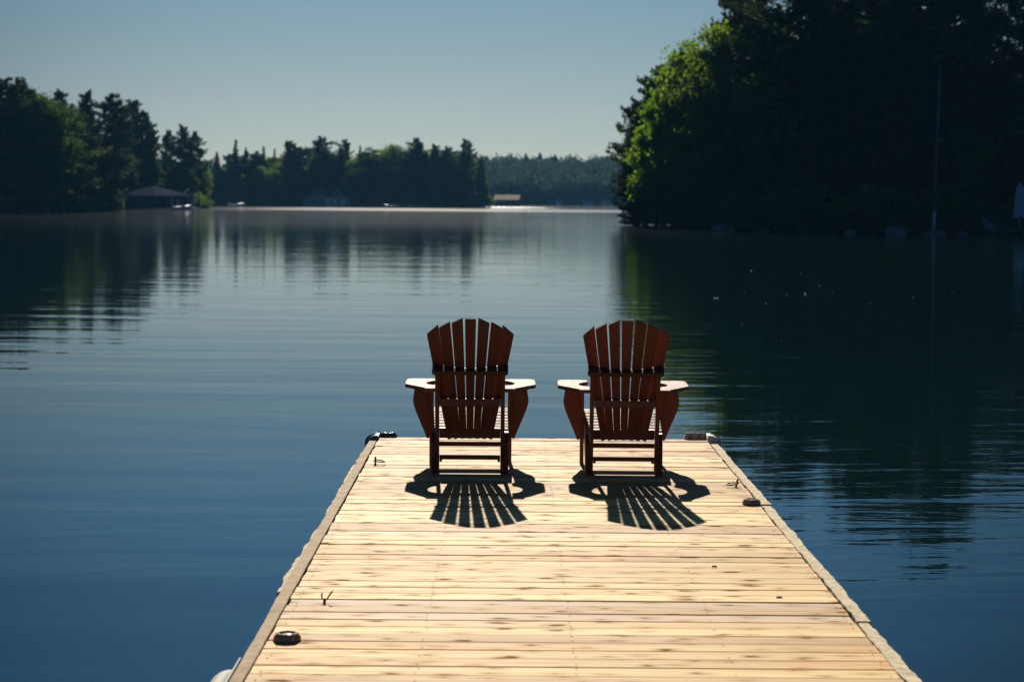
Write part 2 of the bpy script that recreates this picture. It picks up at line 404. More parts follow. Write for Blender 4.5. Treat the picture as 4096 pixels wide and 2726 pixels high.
# ------------------------------------------------------------------ dock
XL, XR, Y_END, Y_START = -0.957, 1.470, pt(2037, 1752, DECK_Z).y, -2.5
dock = empty('dock', (0, 0, 0), label='long pale plank dock with grey worn edges, reaching out over calm water', cat='dock')
def build_planks():
    rnd = random.Random(5); bm = bmesh.new()
    y = Y_END; pitch = .1475
    while y > Y_START:
        gap = .0022 + rnd.random() ** 2.5 * .010
        x0, x1 = XL + rnd.uniform(-.004, .004), XR + rnd.uniform(-.004, .004)
        dz = rnd.uniform(-.0015, .0025); crown = rnd.uniform(-.002, .002); tilt = rnd.uniform(-.0012, .0012)
        n = 10; y0, y1 = y - pitch + gap / 2, y - gap / 2; r = .004
        prof = [(y0, -.036), (y0, -r), (y0 + r * .3, -r * .3), (y0 + r, 0), (y0 * .5 + y1 * .5, crown), (y1 - r, 0), (y1 - r * .3, -r * .3), (y1, -r), (y1, -.036)]
        bow = rnd.uniform(-.002, .002); ph = rnd.uniform(0, 6)
        rings = []
        for i in range(n + 1):
            t = i / n; x = x0 + (x1 - x0) * t; wob = bow * math.sin(math.pi * t) + .0008 * math.sin(7 * t + ph)
            rings.append([bm.verts.new((x, yy + wob * (.6 if k < 4 else -.6), DECK_Z + zz + dz + tilt * (t - .5) * 2)) for k, (yy, zz) in enumerate(prof)])
        for a, b in zip(rings, rings[1:]):
            for k in range(len(prof) - 1): bm.faces.new((a[k], b[k], b[k + 1], a[k + 1]))
            bm.faces.new((a[-1], b[-1], b[0], a[0]))
        bm.faces.new(rings[0]); bm.faces.new(rings[-1][::-1])
        y -= pitch
    bmesh.ops.recalc_face_normals(bm, faces=bm.faces)
    me = bpy.data.meshes.new('decking'); bm.to_mesh(me); bm.free()
    o = link('decking', me, M_DECK, dock)
build_planks()
YE = Y_END; rt0 = random.Random(3)
f = MB()                                             # joists and rim under the planks
for x in (XL + .02, XL + .6, XL + 1.2, XL + 1.8, XR - .04): f.box((x, Y_START, DECK_Z - .24), (x + .04, YE - .05, DECK_Z - .041))
f.box((XL + .02, YE - .047, DECK_Z - .24), (XR, YE - .004, DECK_Z - .041))
f.build('joist_frame', M_FRAME, dock)
f = MB()
for y in np.arange(0.5, 15, 2.4): f.box((XL + .15, y, -.35), (XR - .15, y + 1.5, DECK_Z - .245), .05)
f.build('float', M_BLACKP, dock)
m = MB()                                            # screw heads, two to a plank over every joist
_y = YE - .1475 * .5
while _y > 4:
    for x in (XL + .04, XL + .62, XL + 1.22, XL + 1.82, XR - .03):
        for q in (-.04, .04):
            if rt0.random() < .55: m.lathe([(.0045, 0), (.0038, .0003)], 8, (x + rt0.uniform(-.006, .006), _y + q + rt0.uniform(-.004, .004), DECK_Z + .0032))
    _y -= .1475
M_SCREW = mat_simple('dull_dark_screw', (.10, .065, .045), 1.0, 0, .3, 60, spec=0)
tag(m.build('screw_heads', M_SCREW, dock), kind='stuff')
def edge_strip(name, x0, x1, ya, yb, zt, zb, mat, seed, amp, step=.06, parent=dock, frac=1.0):
    """a worn strip with an uneven outline; outer edge x1 wanders"""
    r = random.Random(seed); bm = bmesh.new(); rings = []; n = int((yb - ya) / step); w = 0; w2 = 0
    sgn = 1 if x1 > x0 else -1
    for i in range(n + 1):
        y = ya + (yb - ya) * i / n
        w = w * .8 + r.gauss(0, amp) * .5; w2 = w2 * .7 + r.gauss(0, amp) * .35
        seg = (math.sin(y * 2.1 + seed) * .5 + abs(math.sin(y * 7.3 + seed * 2)) * .9) * amp
        a = x0 + w2 * frac; b = x1 + sgn * (w + seg)
        z = zt + r.gauss(0, amp * .12)
        e = .006
        prof = [(a, zb), (a, z - .003), (a + sgn * e * .5, z), (a * .5 + b * .5, z + r.gauss(0, amp * .12)), (b - sgn * e * .6, z - .0005), (b, z - .004), (b, zb)]
        rings.append([bm.verts.new((p[0], y, p[1])) for p in prof])
    for p, q in zip(rings, rings[1:]):
        for k in range(len(prof) - 1): bm.faces.new((p[k], q[k], q[k + 1], p[k + 1]))
        bm.faces.new((p[-1], q[-1], q[0], p[0]))
    bm.faces.new(rings[0]); bm.faces.new(rings[-1][::-1])
    bmesh.ops.recalc_face_normals(bm, faces=bm.faces)
    me = bpy.data.meshes.new(name); bm.to_mesh(me); bm.free()
    return link(name, me, mat, parent)
# left: grey board laid in lengths, then a slim run of vinyl outside it
cuts = [Y_START, 2.2, 5.6, 8.9, 11.15, 13.95, YE - .27]
for i, (a, b) in enumerate(zip(cuts, cuts[1:])):
    edge_strip('edge_board', XL - .008, XL - .060 - .003 * (i % 2), a + .003, b - .003, DECK_Z + .006, DECK_Z - .09, M_TRIM, 10 + i, .0016, .05)
edge_strip('edge_bumper', XL - .064, XL - .078, 9.4, 14.7, DECK_Z - .006, DECK_Z - .10, M_CRUST, 31, .006, .045, frac=0)
cuts = [Y_START, 1.5, 4.3, 7.1, 8.75, 9.95, 11.25, 12.15, 13.6, YE - .3]
for i, (a, b) in enumerate(zip(cuts, cuts[1:])):
    edge_strip('edge_bumper', XR + .006, XR + .062, a + .004, b - .004, DECK_Z + .004 + (.006 if i % 3 == 1 else 0), DECK_Z - .10, M_CRUST, 50 + i, .0045, .028)

def corner_bumper(sx, mat, label, rib):
    """hollow vinyl corner bumper: two rounded arms at right angles"""
    e = empty('corner_bumper', (XL if sx < 0 else XR, YE, DECK_Z), label=label, cat='dock bumper', group='vinyl bumpers on the far dock corners')
    def arm(along, L, h0, h1, R):
        m = MB(); n = 14
        # D-shaped profile, rounded upper outer shoulder; outward = +q
        prof = [(0, h0), (0, h1)] + [(R * math.sin(t), h1 - R * .62 * (1 - math.cos(t))) for t in np.linspace(.1, math.pi / 2, 8)] + [(R, h0 + .02), (R * .8, h0)]
        rings = []
        for i in range(n + 1):
            t = i / n; s = L * t
            sq = 1 - max(0, (t - .82) / .18) ** 2 * .85
            cx = []
            for q, z in prof:
                zz = h0 + (z - h0) * (.35 + .65 * math.sqrt(max(sq, 0))) if t > .82 else z
                if rib and along == 'y': zz += .003 * math.sin(t * 60)
                cx.append((s, q * (.3 + .7 * math.sqrt(max(sq, 0))) if t > .82 else q, zz))
            rings.append(cx)
        vs = []
        for cx in rings:
            row = []
            for s_, q, z in cx:
                if along == 'x': row.append(m.bm.verts.new((-sx * s_, q, z)))
                else: row.append(m.bm.verts.new((sx * q, -s_, z)))
            vs.append(row)
        for a, b in zip(vs, vs[1:]):
            for k in range(len(prof)): m.bm.faces.new((a[k], b[k], b[(k + 1) % len(prof)], a[(k + 1) % len(prof)]))
        m.bm.faces.new(vs[0]); m.bm.faces.new(vs[-1][::-1])
        return m
    h1 = .052 if sx > 0 else .036
    arm('x', .17 if sx > 0 else .135, -.12, h1, .09).build('bumper_arm', mat, e, True)
    arm('y', .16, -.10, h1 - .004 if sx > 0 else .03, .088).build('bumper_arm', mat, e, True)
    m = MB()                                         # quarter-round shoulder joining the arms
    prof = [(.012, h1 - .002)] + [(.112 * math.sin(t), h1 - .112 * .62 * (1 - math.cos(t))) for t in np.linspace(.1, math.pi / 2, 7)] + [(.112, -.15), (.012, -.15)]
    rings = [[m.bm.verts.new((sx * r_ * math.cos(a), r_ * math.sin(a), z)) for r_, z in prof] for a in np.linspace(-.15, math.pi / 2 + .15, 10)]
    for a, b in zip(rings, rings[1:]):
        for k in range(len(prof)): m.bm.faces.new((a[k], b[k], b[(k + 1) % len(prof)], a[(k + 1) % len(prof)]))
    m.bm.faces.new(rings[0]); m.bm.faces.new(rings[-1][::-1])
    m.build('bumper_corner', mat, e, True)
    if sx > 0:                                       # square pockets on the inner face
        for x in (-.118, -.046):
            MB().box((x - .015, -.004, .010), (x + .013, .012, .038), .003).build('pocket', M_BLACKP if False else M_TRIM, e)
        MB().lathe([(.001, 0), (.007, .001), (.007, .004), (.001, .005)], 12, (.045, -.162, 0)).build('screw', M_RUST, e)
    return e
M_VINYL_SHADE = mat_simple('shade_dark_vinyl', (.10, .12, .14), .25, 0, .4, 18, .4)  # shade on the left bumper put into its colour
corner_bumper(1, M_VINYL, 'chunky grey vinyl corner bumper with two square pockets, at the far right dock corner', False)
corner_bumper(-1, M_VINYL_SHADE, 'glossy ribbed corner bumper, coloured dark for shade, capping the far left dock corner', True)

# side fender at the near left edge
p = pt(925, 2726, DECK_Z)
fe = empty('side_bumper', (XL - .064, p.y + .0, DECK_Z - .03), label='pale rounded bumper strapped outside the near left dock edge', cat='dock bumper')
m = MB()
n = 12; rings = []
for i in range(n * 2 + 1):
    t = i / n / 2; y = .36 - t * .95; s = math.sqrt(max(0, 1 - max(0, 1 - t * 4.2) ** 2)) if t < .238 else 1
    s = max(s, .10)
    rings.append([m.bm.verts.new((-.088 * s * (1 + math.cos(a)) * .5 - .001, y, .045 * s * math.sin(a) * (1.8 if math.sin(a) < 0 else 1) - .022)) for a in np.linspace(0, 2 * math.pi, 17)[:-1]])
for a, b in zip(rings, rings[1:]):
    for k in range(16): m.bm.faces.new((a[k], b[k], b[(k + 1) % 16], a[(k + 1) % 16]))
m.bm.faces.new(rings[0]); m.bm.faces.new(rings[-1][::-1])
m.build('bumper_body', M_WHITEV, fe, True)
MB().box((-.012, -.45, -.01), (-.004, .42, .030), .003).build('mounting_flange', M_WHITEV, fe)

# ring bolts
def ring_bolt(px, py, label, ringdir, R=.037, lean=(0, 0), h=.045):
    p = pt(px, py, DECK_Z)
    e = empty('ring_bolt', (p.x, p.y, DECK_Z + .001), label=label, cat='ring bolt', group='rusty ring bolts on the deck')
    top = Vector((lean[0], lean[1], h))
    MB().tube([(0, 0, 0), top * .5, top], [.0055, .006, .0065], 8).build('bolt', M_RUST, e, True)
    MB().lathe([(.013, 0), (.013, .003), (.008, .004), (.007, .008)], 6).build('washer', M_RUST, e)
    d = Vector((math.cos(ringdir), math.sin(ringdir), 0))
    c = top * .45 + d * (R * .8)
    MB().torus(c, R, .0046, (.12 * d.x, .12 * d.y, 1)).build('ring', M_RUST, e, True)
    return e
ring_bolt(1501.5, 1856, 'rusty ring bolt with its ring tipped over, near the far left dock edge', rad(-20), lean=(0, 0), h=.052)
ring_bolt(2944, 1947, 'rusty leaning ring bolt on the right side of the deck, throwing a thin ring shadow', rad(200), lean=(.010, -.002), h=.05)
p = pt(1298, 2412, DECK_Z)
e = empty('ring_bolt', (p.x, p.y, DECK_Z + .001), label='rusty bolt with an open bent hook near the left edge, nearest the viewer', cat='ring bolt', group='rusty ring bolts on the deck')
MB().tube([(0, 0, 0), (0, 0, .012), (.004, 0, .022)], [.0065, .006, .006], 8).build('bolt', M_RUST, e, True)
MB().tube([(-.012, .03, .042), (-.014, .02, .034), (-.012, .005, .022), (-.002, -.002, .017), (.010, .0, .018), (.018, .004, .03), (.026, .012, .042), (.034, .02, .052)], .0035, 8).build('hook', M_RUST, e, True)

# round dock lights
def dock_light(px, py, label, rz):
    p = pt(px, py, DECK_Z)
    e = empty('dock_light', (p.x, p.y, DECK_Z + .002), rz, label=label, cat='dock light', group='low round dock lights')
    m = MB(); n = 32
    prof = [(.054, 0), (.055, .006), (.052, .016), (.045, .025), (.039, .028), (.032, .028), (.030, .024), (.030, .018), (.001, .018)]
    m.lathe(prof, n).build('housing', M_BLACKP, e, True)
    MB().lathe([(.046, 0), (.0465, .002), (.041, .0042), (.033, .0042), (.0322, .001), (.0322, 0)], 32, (0, 0, .0262)).build('rim', M_TRIM, e, True)
    for k in range(6):
        a = k * math.pi / 3; q = Vector((math.cos(a), math.sin(a), 0))
        MB().beam(q * .0475 + Vector((0, 0, .022)), q * .055 + Vector((0, 0, .008)), .012, .004, .001).build('rib', M_TRIM, e)
    for k in range(4):
        a = k * math.pi / 2 + .5
        MB().lathe([(.004, 0), (.004, .0015), (.001, .002)], 10, (.0395 * math.cos(a), .0395 * math.sin(a), .0304)).build('screw', M_RUST, e)
    MB().lathe([(.029, 0), (.028, .006), (.018, .0085), (.001, .009)], 24, (0, 0, .0182)).build('lens', M_LENS, e, True)
    return e
dock_light(3006, 2016, 'low round grey dock light by the right dock edge, beyond the leaning ring bolt', .3)
dock_light(1149, 2560, 'low round dark dock light near the bottom left of the deck', 1.1)

# dark knot holes in the planks, laid on as small dark flecks
for px, py, s in ((2855, 2268, 1.0), (3114, 2392, 1.2)):
    p = pt(px, py, DECK_Z)
    m = MB()
    for i in range(3):
        m.lathe([(.001, 0), (.006 * s, .002), (.0055 * s, .006), (.001, .008)], 9, (i * .007 - .004, (i % 2) * .006, 0))
    o = m.build('knot_fleck', M_SCREW)
    o.location = (p.x, p.y, DECK_Z + .0015)
    tag(o, 'small dark fleck standing for a knot on the right-hand planks, ' + ('the farther of two' if s == 1.0 else 'the nearer of two'), 'bark fleck', 'dark knot flecks on the planks')

# ------------------------------------------------------------------ adirondack chairs
def make_chair(label):
    ch = empty('adirondack_chair', (0, 0, 0), label=label, cat='chair', group='wooden chairs at the end of the dock')
    B = .0025
    sl = (.05, .22); st = (-.36, 1.02)                        # slat line (v, z): bottom and top
    d = Vector((0, st[0] - sl[0], st[1] - sl[1])); L = d.length; d.normalize()
    nb = Vector((0, -d.z, d.y)); nb = Vector((0, -abs(d.z), -abs(d.y)))   # pointing backward and down
    base = Vector((0, sl[0], sl[1]))
    # backrest, seven tapered slats in a fan
    topc = [-.240, -.163, -.082, .002, .086, .167, .241]
    cut = [(-.150, -.100), (-.084, -.050), (-.037, -.004), (0, 0), (-.004, -.037), (-.050, -.084), (-.100, -.150)]
    m = MB()
    for k in range(7):
        kk = k - 3; bow = .050 * (kk / 3) ** 2
        xb, xt = kk * .0412, topc[k]; wb, wt = .0410, .0705
        def P(t, x, off):
            return base + d * (L * t) + Vector((x, 0, 0)) - nb * (bow * t / .58 + off)
        c0, c1 = cut[k]
        quad = [(0, xb - wb / 2), (0, xb + wb / 2), (1 + c1 / L, xt + wt / 2), (1 + c0 / L, xt - wt / 2)]
        bmk = bmesh.new(); yaw = -kk * .0045
        f_ = [bmk.verts.new(P(t, x, .010 + yaw * (1 if i in (1, 2) else -1))) for i, (t, x) in enumerate(quad)]
        b_ = [bmk.verts.new(P(t, x, -.010 + yaw * (1 if i in (1, 2) else -1))) for i, (t, x) in enumerate(quad)]
        bmk.faces.new(f_); bmk.faces.new(b_[::-1])
        for i in range(4): bmk.faces.new((f_[i], b_[i], b_[(i + 1) % 4], f_[(i + 1) % 4]))
        bmesh.ops.recalc_face_normals(bmk, faces=bmk.faces)
        bmesh.ops.bevel(bmk, geom=list(bmk.edges), offset=.003, segments=2, affect='EDGES')
        t_ = bpy.data.meshes.new('t'); bmk.to_mesh(t_); bmk.free(); m.bm.from_mesh(t_); bpy.data.meshes.remove(t_)
    m.build('backrest', M_CHAIR, ch)
    # upper brace: a plate square to the slats, front edge hollowed to their curve
    t0 = .585; o0 = base + d * (L * t0)
    pts = []
    for i in range(13):
        x = -.243 + .486 * i / 12; pts.append((x, -(.050 * (min(abs(x), .24) / .225) ** 2) + .010))
    rear = [(.243, .030), (.238, .046), (.222, .054), (.0, .052), (-.222, .054), (-.238, .046), (-.243, .030)]
    Mx = Matrix(((1, 0, 0, 0), (0, nb.y, d.y, o0.y), (0, nb.z, d.z, o0.z), (0, 0, 0, 1)))
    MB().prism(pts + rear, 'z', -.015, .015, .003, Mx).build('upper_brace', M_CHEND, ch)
    # lower brace between the posts
    m = MB().box((-.197, -.118, .447), (.197, -.095, .492), B); m.build('lower_brace', M_CHAIR, ch)
    for s in (-1, 1):
        # rear post, leaning back
        m = MB()
        m.prism([(.015, 0), (.075, 0), (-.118, .672), (-.172, .672)], 'x', s * .198, s * .224, B); m.build('leg', M_CHAIR, ch)
        # side rail: runs from the ground at the rear up to the front of the seat
        m = MB()
        m.prism([(-.035, 0), (.06, 0), (.14, .055), (.36, .135), (.60, .20), (.605, .325), (.55, .345), (.10, .272), (.02, .262), (-.02, .20)], 'x', s * .2245, s * .2495, B)
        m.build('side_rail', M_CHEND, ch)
        # front leg
        m = MB(); m.box((min(s * .25, s * .276), .50, 0), (max(s * .25, s * .276), .60, .535), B); m.build('leg', M_CHAIR, ch)
        # curved bracket under the arm
        br = [(.2765, .17), (.287, .158), (.296, .165), (.32, .225), (.345, .285), (.37, .345), (.383, .385), (.389, .42), (.385, .455), (.380, .48), (.382, .505), (.392, .522), (.392, .535), (.2765, .535)]
        m = MB(); m.prism([(s * x, z) for x, z in br], 'y', .535, .56, B); m.build('arm_bracket', M_CHAIR, ch)
        # armrest
        o_ = [(.2245, -.135), (.292, -.135), (.292, -.085), (.30, -.075), (.428, .185), (.430, .40), (.428, .545), (.405, .595), (.27, .60), (.232, .575), (.228, .46)]
        conc = [(.262, .40), (.285, .33), (.292, .26), (.285, .19), (.262, .13), (.2245, .09)]
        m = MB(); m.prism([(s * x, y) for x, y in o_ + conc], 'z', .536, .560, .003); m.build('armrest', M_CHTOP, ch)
    # seat slats
    m = MB(); n = 8
    for i in range(n):
        t = i / (n - 1); v = .10 + t * .485; z = .272 + t * .083
        if i == n - 1: z -= .004
        m.beam((-.2495, v, z), (.2495, v, z), .056, .019, .004, upv=(0, -.17, 1))
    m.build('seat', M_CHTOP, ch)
    MB().box((-.197, .022, .222), (.197, .044, .288), B).build('rear_apron', M_CHAIR, ch)
    MB().box((-.2495, .607, .215), (.2495, .630, .318), B).build('front_apron', M_CHAIR, ch)
    MB().box((-.2235, .335, .132), (.2235, .357, .162), B).build('stretcher', M_CHAIR, ch)
    m = MB().box((-.197, .020, .082), (.197, .042, .110), B)
    for s in (-1, 1): m.box((min(s * .180, s * .1965), .0195, .068), (max(s * .180, s * .1965), .0425, .0815), .001)
    m.build('stretcher', M_CHAIR, ch)
    return ch
ch1 = make_chair('left of two red-brown slatted wooden lounge chairs facing the lake')
ch1.location = (-.250, 13.53, DECK_Z + .003); ch1.rotation_euler = (0, 0, rad(.6))
def copy_tree(o, parent=None):
    c = o.copy(); COL.objects.link(c); c.parent = parent
    for k in o.children: copy_tree(k, c)
    return c
ch2 = copy_tree(ch1)
ch2['label'] = 'right of two slatted lounge chairs, redder back slats against the dark tree reflection'
ch2.location = (.746, 13.50, DECK_Z + .003); ch2.rotation_euler = (0, 0, rad(-1.0))
M_CHAIR2 = mat_chair('redder_stained_wood', (.095, .020, .013), (.205, .046, .025))
for k in ch2.children:
    if k.name.startswith(('backrest', 'lower_brace', 'leg', 'arm_bracket')):
        k.data = k.data.copy(); k.data.materials[0] = M_CHAIR2

# ------------------------------------------------------------------ trees
def quads_mesh(name, P, U, V, mat):
    n = len(P); co = np.empty((n, 4, 3), np.float32)
    co[:, 0] = P - U; co[:, 1] = P + V; co[:, 2] = P + U; co[:, 3] = P - V
    me = bpy.data.meshes.new(name)
    me.vertices.add(n * 4); me.vertices.foreach_set('co', co.ravel())
    me.loops.add(n * 4); me.loops.foreach_set('vertex_index', np.arange(n * 4, dtype=np.int32))
    me.polygons.add(n); me.polygons.foreach_set('loop_start', np.arange(0, n * 4, 4, dtype=np.int32))
    me.update(); me.materials.append(mat)
    return me
def unit(a): return a / (np.linalg.norm(a, axis=1, keepdims=True) + 1e-9)

def conifer(seed, h, R, z0, mat, style):
    """trunk + limbs, and flat sprays of needles along every limb"""
    r = np.random.RandomState(seed); mb = MB(); Ps, Us, Vs = [], [], []
    lean = r.randn(2) * .015 * h
    ax = lambda z: np.array([lean[0] * (z / h) ** 2, lean[1] * (z / h) ** 2, z])
    rt = .016 * h
    mb.tube([tuple(ax(h * t)) for t in (0, .03, .2, .4, .6, .8, .99)], [rt * 1.35, rt, rt * .85, rt * .66, rt * .45, rt * .22, .02], 7)
    z = z0 * h
    while z < h * .985:
        u = (z / h - z0) / (1 - z0)
        if style == 'pine': prof = (math.sin((u * .64 + .29) * math.pi) ** .8) * r.uniform(.6, 1.1) * (1 + .18 * math.sin(z * 1.9 + seed)); nb = r.randint(4, 7)
        elif style == 'spruce': prof = (1 - u) ** .85 * r.uniform(.8, 1.12) + .03; nb = r.randint(4, 7)
        else: prof = (1 - u ** 1.6) * r.uniform(.7, 1.15) * (.6 + .4 * min(1, u * 5)) + .04; nb = r.randint(4, 7)
        for b in range(nb):
            L = max(.35, R * prof * r.uniform(.7, 1.15)); az = r.rand() * 6.283
            if style == 'pine' and r.rand() < .12: L *= 1.25
            s0 = ax(z); dh = np.array([math.cos(az), math.sin(az), 0])
            rise = {'pine': r.uniform(.05, .45), 'spruce': r.uniform(-.35, -.05), 'cedar': r.uniform(-.1, .25)}[style]
            tipup = {'pine': .18, 'spruce': .10, 'cedar': .12}[style]
            def at(t): return s0 + dh * (L * t) + np.array([0, 0, L * (rise * t * (1 - .35 * t) + tipup * t ** 3 - (.10 * t if style == 'pine' else 0))])
            if L > .8: mb.tube([tuple(at(t)) for t in (0, .4, .8)], [rt * .28 * (1 - u * .6), rt * .16 * (1 - u * .6), .012], 4, False)
            ns = int((L * (26 if style != 'spruce' else 30)) * (1.0 if style != 'pine' else .95)) + 5
            t = r.rand(ns) ** .75 if style != 'pine' else .22 + .80 * r.rand(ns) ** .8
            pos = np.array([at(q) for q in t])
            lat = np.array([-dh[1], dh[0], 0]); wid = L * .30 * np.sqrt(np.clip(1.05 - t, 0, 1)) + .12
            side = r.uniform(-1, 1, ns)
            pos += lat * (side * wid)[:, None]
            pos[:, 2] += r.randn(ns) * (.20 if style == 'pine' else .07) - (np.abs(side) * .10 * L * .3 if style != 'pine' else 0)
            ang = side * 1.0 + r.randn(ns) * .5
            dirv = dh * np.cos(ang)[:, None] + lat * np.sin(ang)[:, None]
            dirv = dirv + np.column_stack([np.zeros(ns), np.zeros(ns), r.randn(ns) * .4 + (.25 if style == 'pine' else -.15)])
            dirv = unit(dirv); nn = unit(r.randn(ns, 3) * .55 + np.array([0, 0, 1.0]))
            v = unit(np.cross(nn, dirv))
            ln = r.uniform(.16, .34, ns) * (1.25 if style == 'pine' else .95)
            Ps.append(pos); Us.append(dirv * ln[:, None]); Vs.append(v * (ln * r.uniform(.28, .5, ns))[:, None])
        z += {'pine': r.uniform(.30, .55), 'spruce': r.uniform(.28, .42), 'cedar': r.uniform(.28, .42)}[style] * h / 18
    crown = quads_mesh('crown', np.concatenate(Ps), np.concatenate(Us), np.concatenate(Vs), mat)
    bmesh.ops.recalc_face_normals(mb.bm, faces=mb.bm.faces)
    tm = bpy.data.meshes.new('trunk'); mb.bm.to_mesh(tm); mb.bm.free(); tm.materials.append(M_BARK)
    return tm, crown, h

def broadleaf(seed, h, R, z0, mat, nclump=85, leaf=.15, per=150):
    r = np.random.RandomState(seed); mb = MB(); rt = .017 * h
    fork = h * (z0 + .12)
    mb.tube([(0, 0, 0), (0, 0, h * .03), (r.randn() * .1, r.randn() * .1, fork * .6), (r.randn() * .2, r.randn() * .2, fork)], [rt * 1.4, rt, rt * .85, rt * .7], 8)
    Ps, Us, Vs = [], [], []; cz = h * (z0 + 1) / 2; hz = h * (1 - z0) / 2
    lobes = [(unit(r.randn(1, 3))[0], r.uniform(.75, 1.12)) for _ in range(9)]
    for c in range(nclump):
        dv = unit(r.randn(1, 3))[0]; rr = r.rand() ** .42
        lob = 1.0
        for ld, lw in lobes: lob = lob * (1 - .25 * max(0, dv @ ld) ** 6) if lw < .93 else lob * (1 + .16 * max(0, dv @ ld) ** 6)
        taper = 1 - .28 * max(0, dv[2]) - .1 * max(0, -dv[2])
        p = np.array([dv[0] * R * rr * lob * taper, dv[1] * R * rr * lob * taper, cz + dv[2] * hz * rr * lob])
        cr_ = R * r.uniform(.18, .34)
        if r.rand() < .45:
            q = np.array([0, 0, fork * r.uniform(.75, 1)]); mid_ = (p + q) / 2 + np.array([0, 0, -.1 * h * r.rand() * .5])
            mb.tube([tuple(q), tuple(mid_), tuple(p)], [rt * .4, rt * .24, .015], 5, False)
        n = int(per * r.uniform(.6, 1.3))
        g = r.randn(n, 3) * (cr_ * .48) * np.array([1, 1, .62])
        pos = p + g
        nn = unit(r.randn(n, 3) * .8 + np.array([0, 0, .8]) + g / cr_ * .6)
        u = unit(np.cross(nn, r.randn(n, 3))); v = np.cross(nn, u)
        ln = leaf * r.uniform(.6, 1.35, n)
        Ps.append(pos); Us.append(u * ln[:, None]); Vs.append(v * (ln * .68)[:, None])
    crown = quads_mesh('crown', np.concatenate(Ps), np.concatenate(Us), np.concatenate(Vs), mat)
    bmesh.ops.recalc_face_normals(mb.bm, faces=mb.bm.faces)
    tm = bpy.data.meshes.new('trunk'); mb.bm.to_mesh(tm); mb.bm.free(); tm.materials.append(M_BARK)
    return tm, crown, h

PROTO = {
    'pine': [conifer(11, 20, 4.6, .26, M_PINE, 'pine'), conifer(12, 20, 4.0, .36, M_PINE, 'pine'), conifer(13, 20, 5.2, .18, M_PINE, 'pine')],
    'spruce': [conifer(21, 18, 3.3, .08, M_SPRUCE, 'spruce'), conifer(22, 18, 2.8, .10, M_SPRUCE, 'spruce')],
    'cedar': [conifer(31, 16, 3.1, .03, M_SPRUCE, 'cedar'), conifer(32, 16, 3.6, .02, M_PINE, 'cedar')],
    'broad': [broadleaf(41, 16, 4.6, .10, M_BROAD), broadleaf(42, 16, 4.0, .16, M_BROAD)],
    'bright': [broadleaf(51, 14, 3.9, .04, M_BRIGHT, 95, .165, 190), broadleaf(52, 14, 4.3, .04, M_BRIGHT, 100, .165, 190)],
    'dusk': [broadleaf(43, 16, 4.6, .08, M_DUSK), broadleaf(44, 16, 4.1, .12, M_DUSK)],
    'bush': [broadleaf(61, 4, 2.2, .0, M_BROAD, 34, .13, 90), broadleaf(62, 4, 1.9, .0, M_BROAD, 30, .13, 90)],
}
NICE = {'pine': 'pine_tree', 'spruce': 'spruce_tree', 'cedar': 'cedar_tree', 'broad': 'leafy_tree', 'bright': 'leafy_tree', 'dusk': 'leafy_tree', 'bush': 'shrub'}
CAT = {'pine': 'pine tree', 'spruce': 'spruce tree', 'cedar': 'cedar tree', 'broad': 'leafy tree', 'bright': 'leafy tree', 'dusk': 'leafy tree', 'bush': 'shrub'}
rt_ = random.Random(77)
def tree(kind, x, y, z, h, label, group, wid=1.0, var=None, rz=None):
    pr = PROTO[kind][(rt_.randrange(len(PROTO[kind])) if var is None else var)]
    s = h / pr[2]
    e = empty(NICE[kind], (x, y, z), rt_.uniform(0, 6.28) if rz is None else rz, 1, label, CAT[kind], group)
    e.scale = (s * wid, s * wid, s)
    for nm, me in (('trunk', pr[0]), ('crown', pr[1])):
        if nm == 'trunk' and kind == 'bush': continue
        c = bpy.data.objects.new(nm, me); COL.objects.link(c); c.parent = e
    return e
D = 1.7386                                            # the figures below were read off a 2356-pixel-wide view
def grove(rows, hf, group):
    for kind, dx, dtop, Y, wid, label in rows:
        px, py = dx * D, dtop * D; x = atx(px, Y); z = max(hf(x, Y), 0) - .15
        tree(kind, x, Y, z, hgt(px, py, Y) - z, label, group, wid)

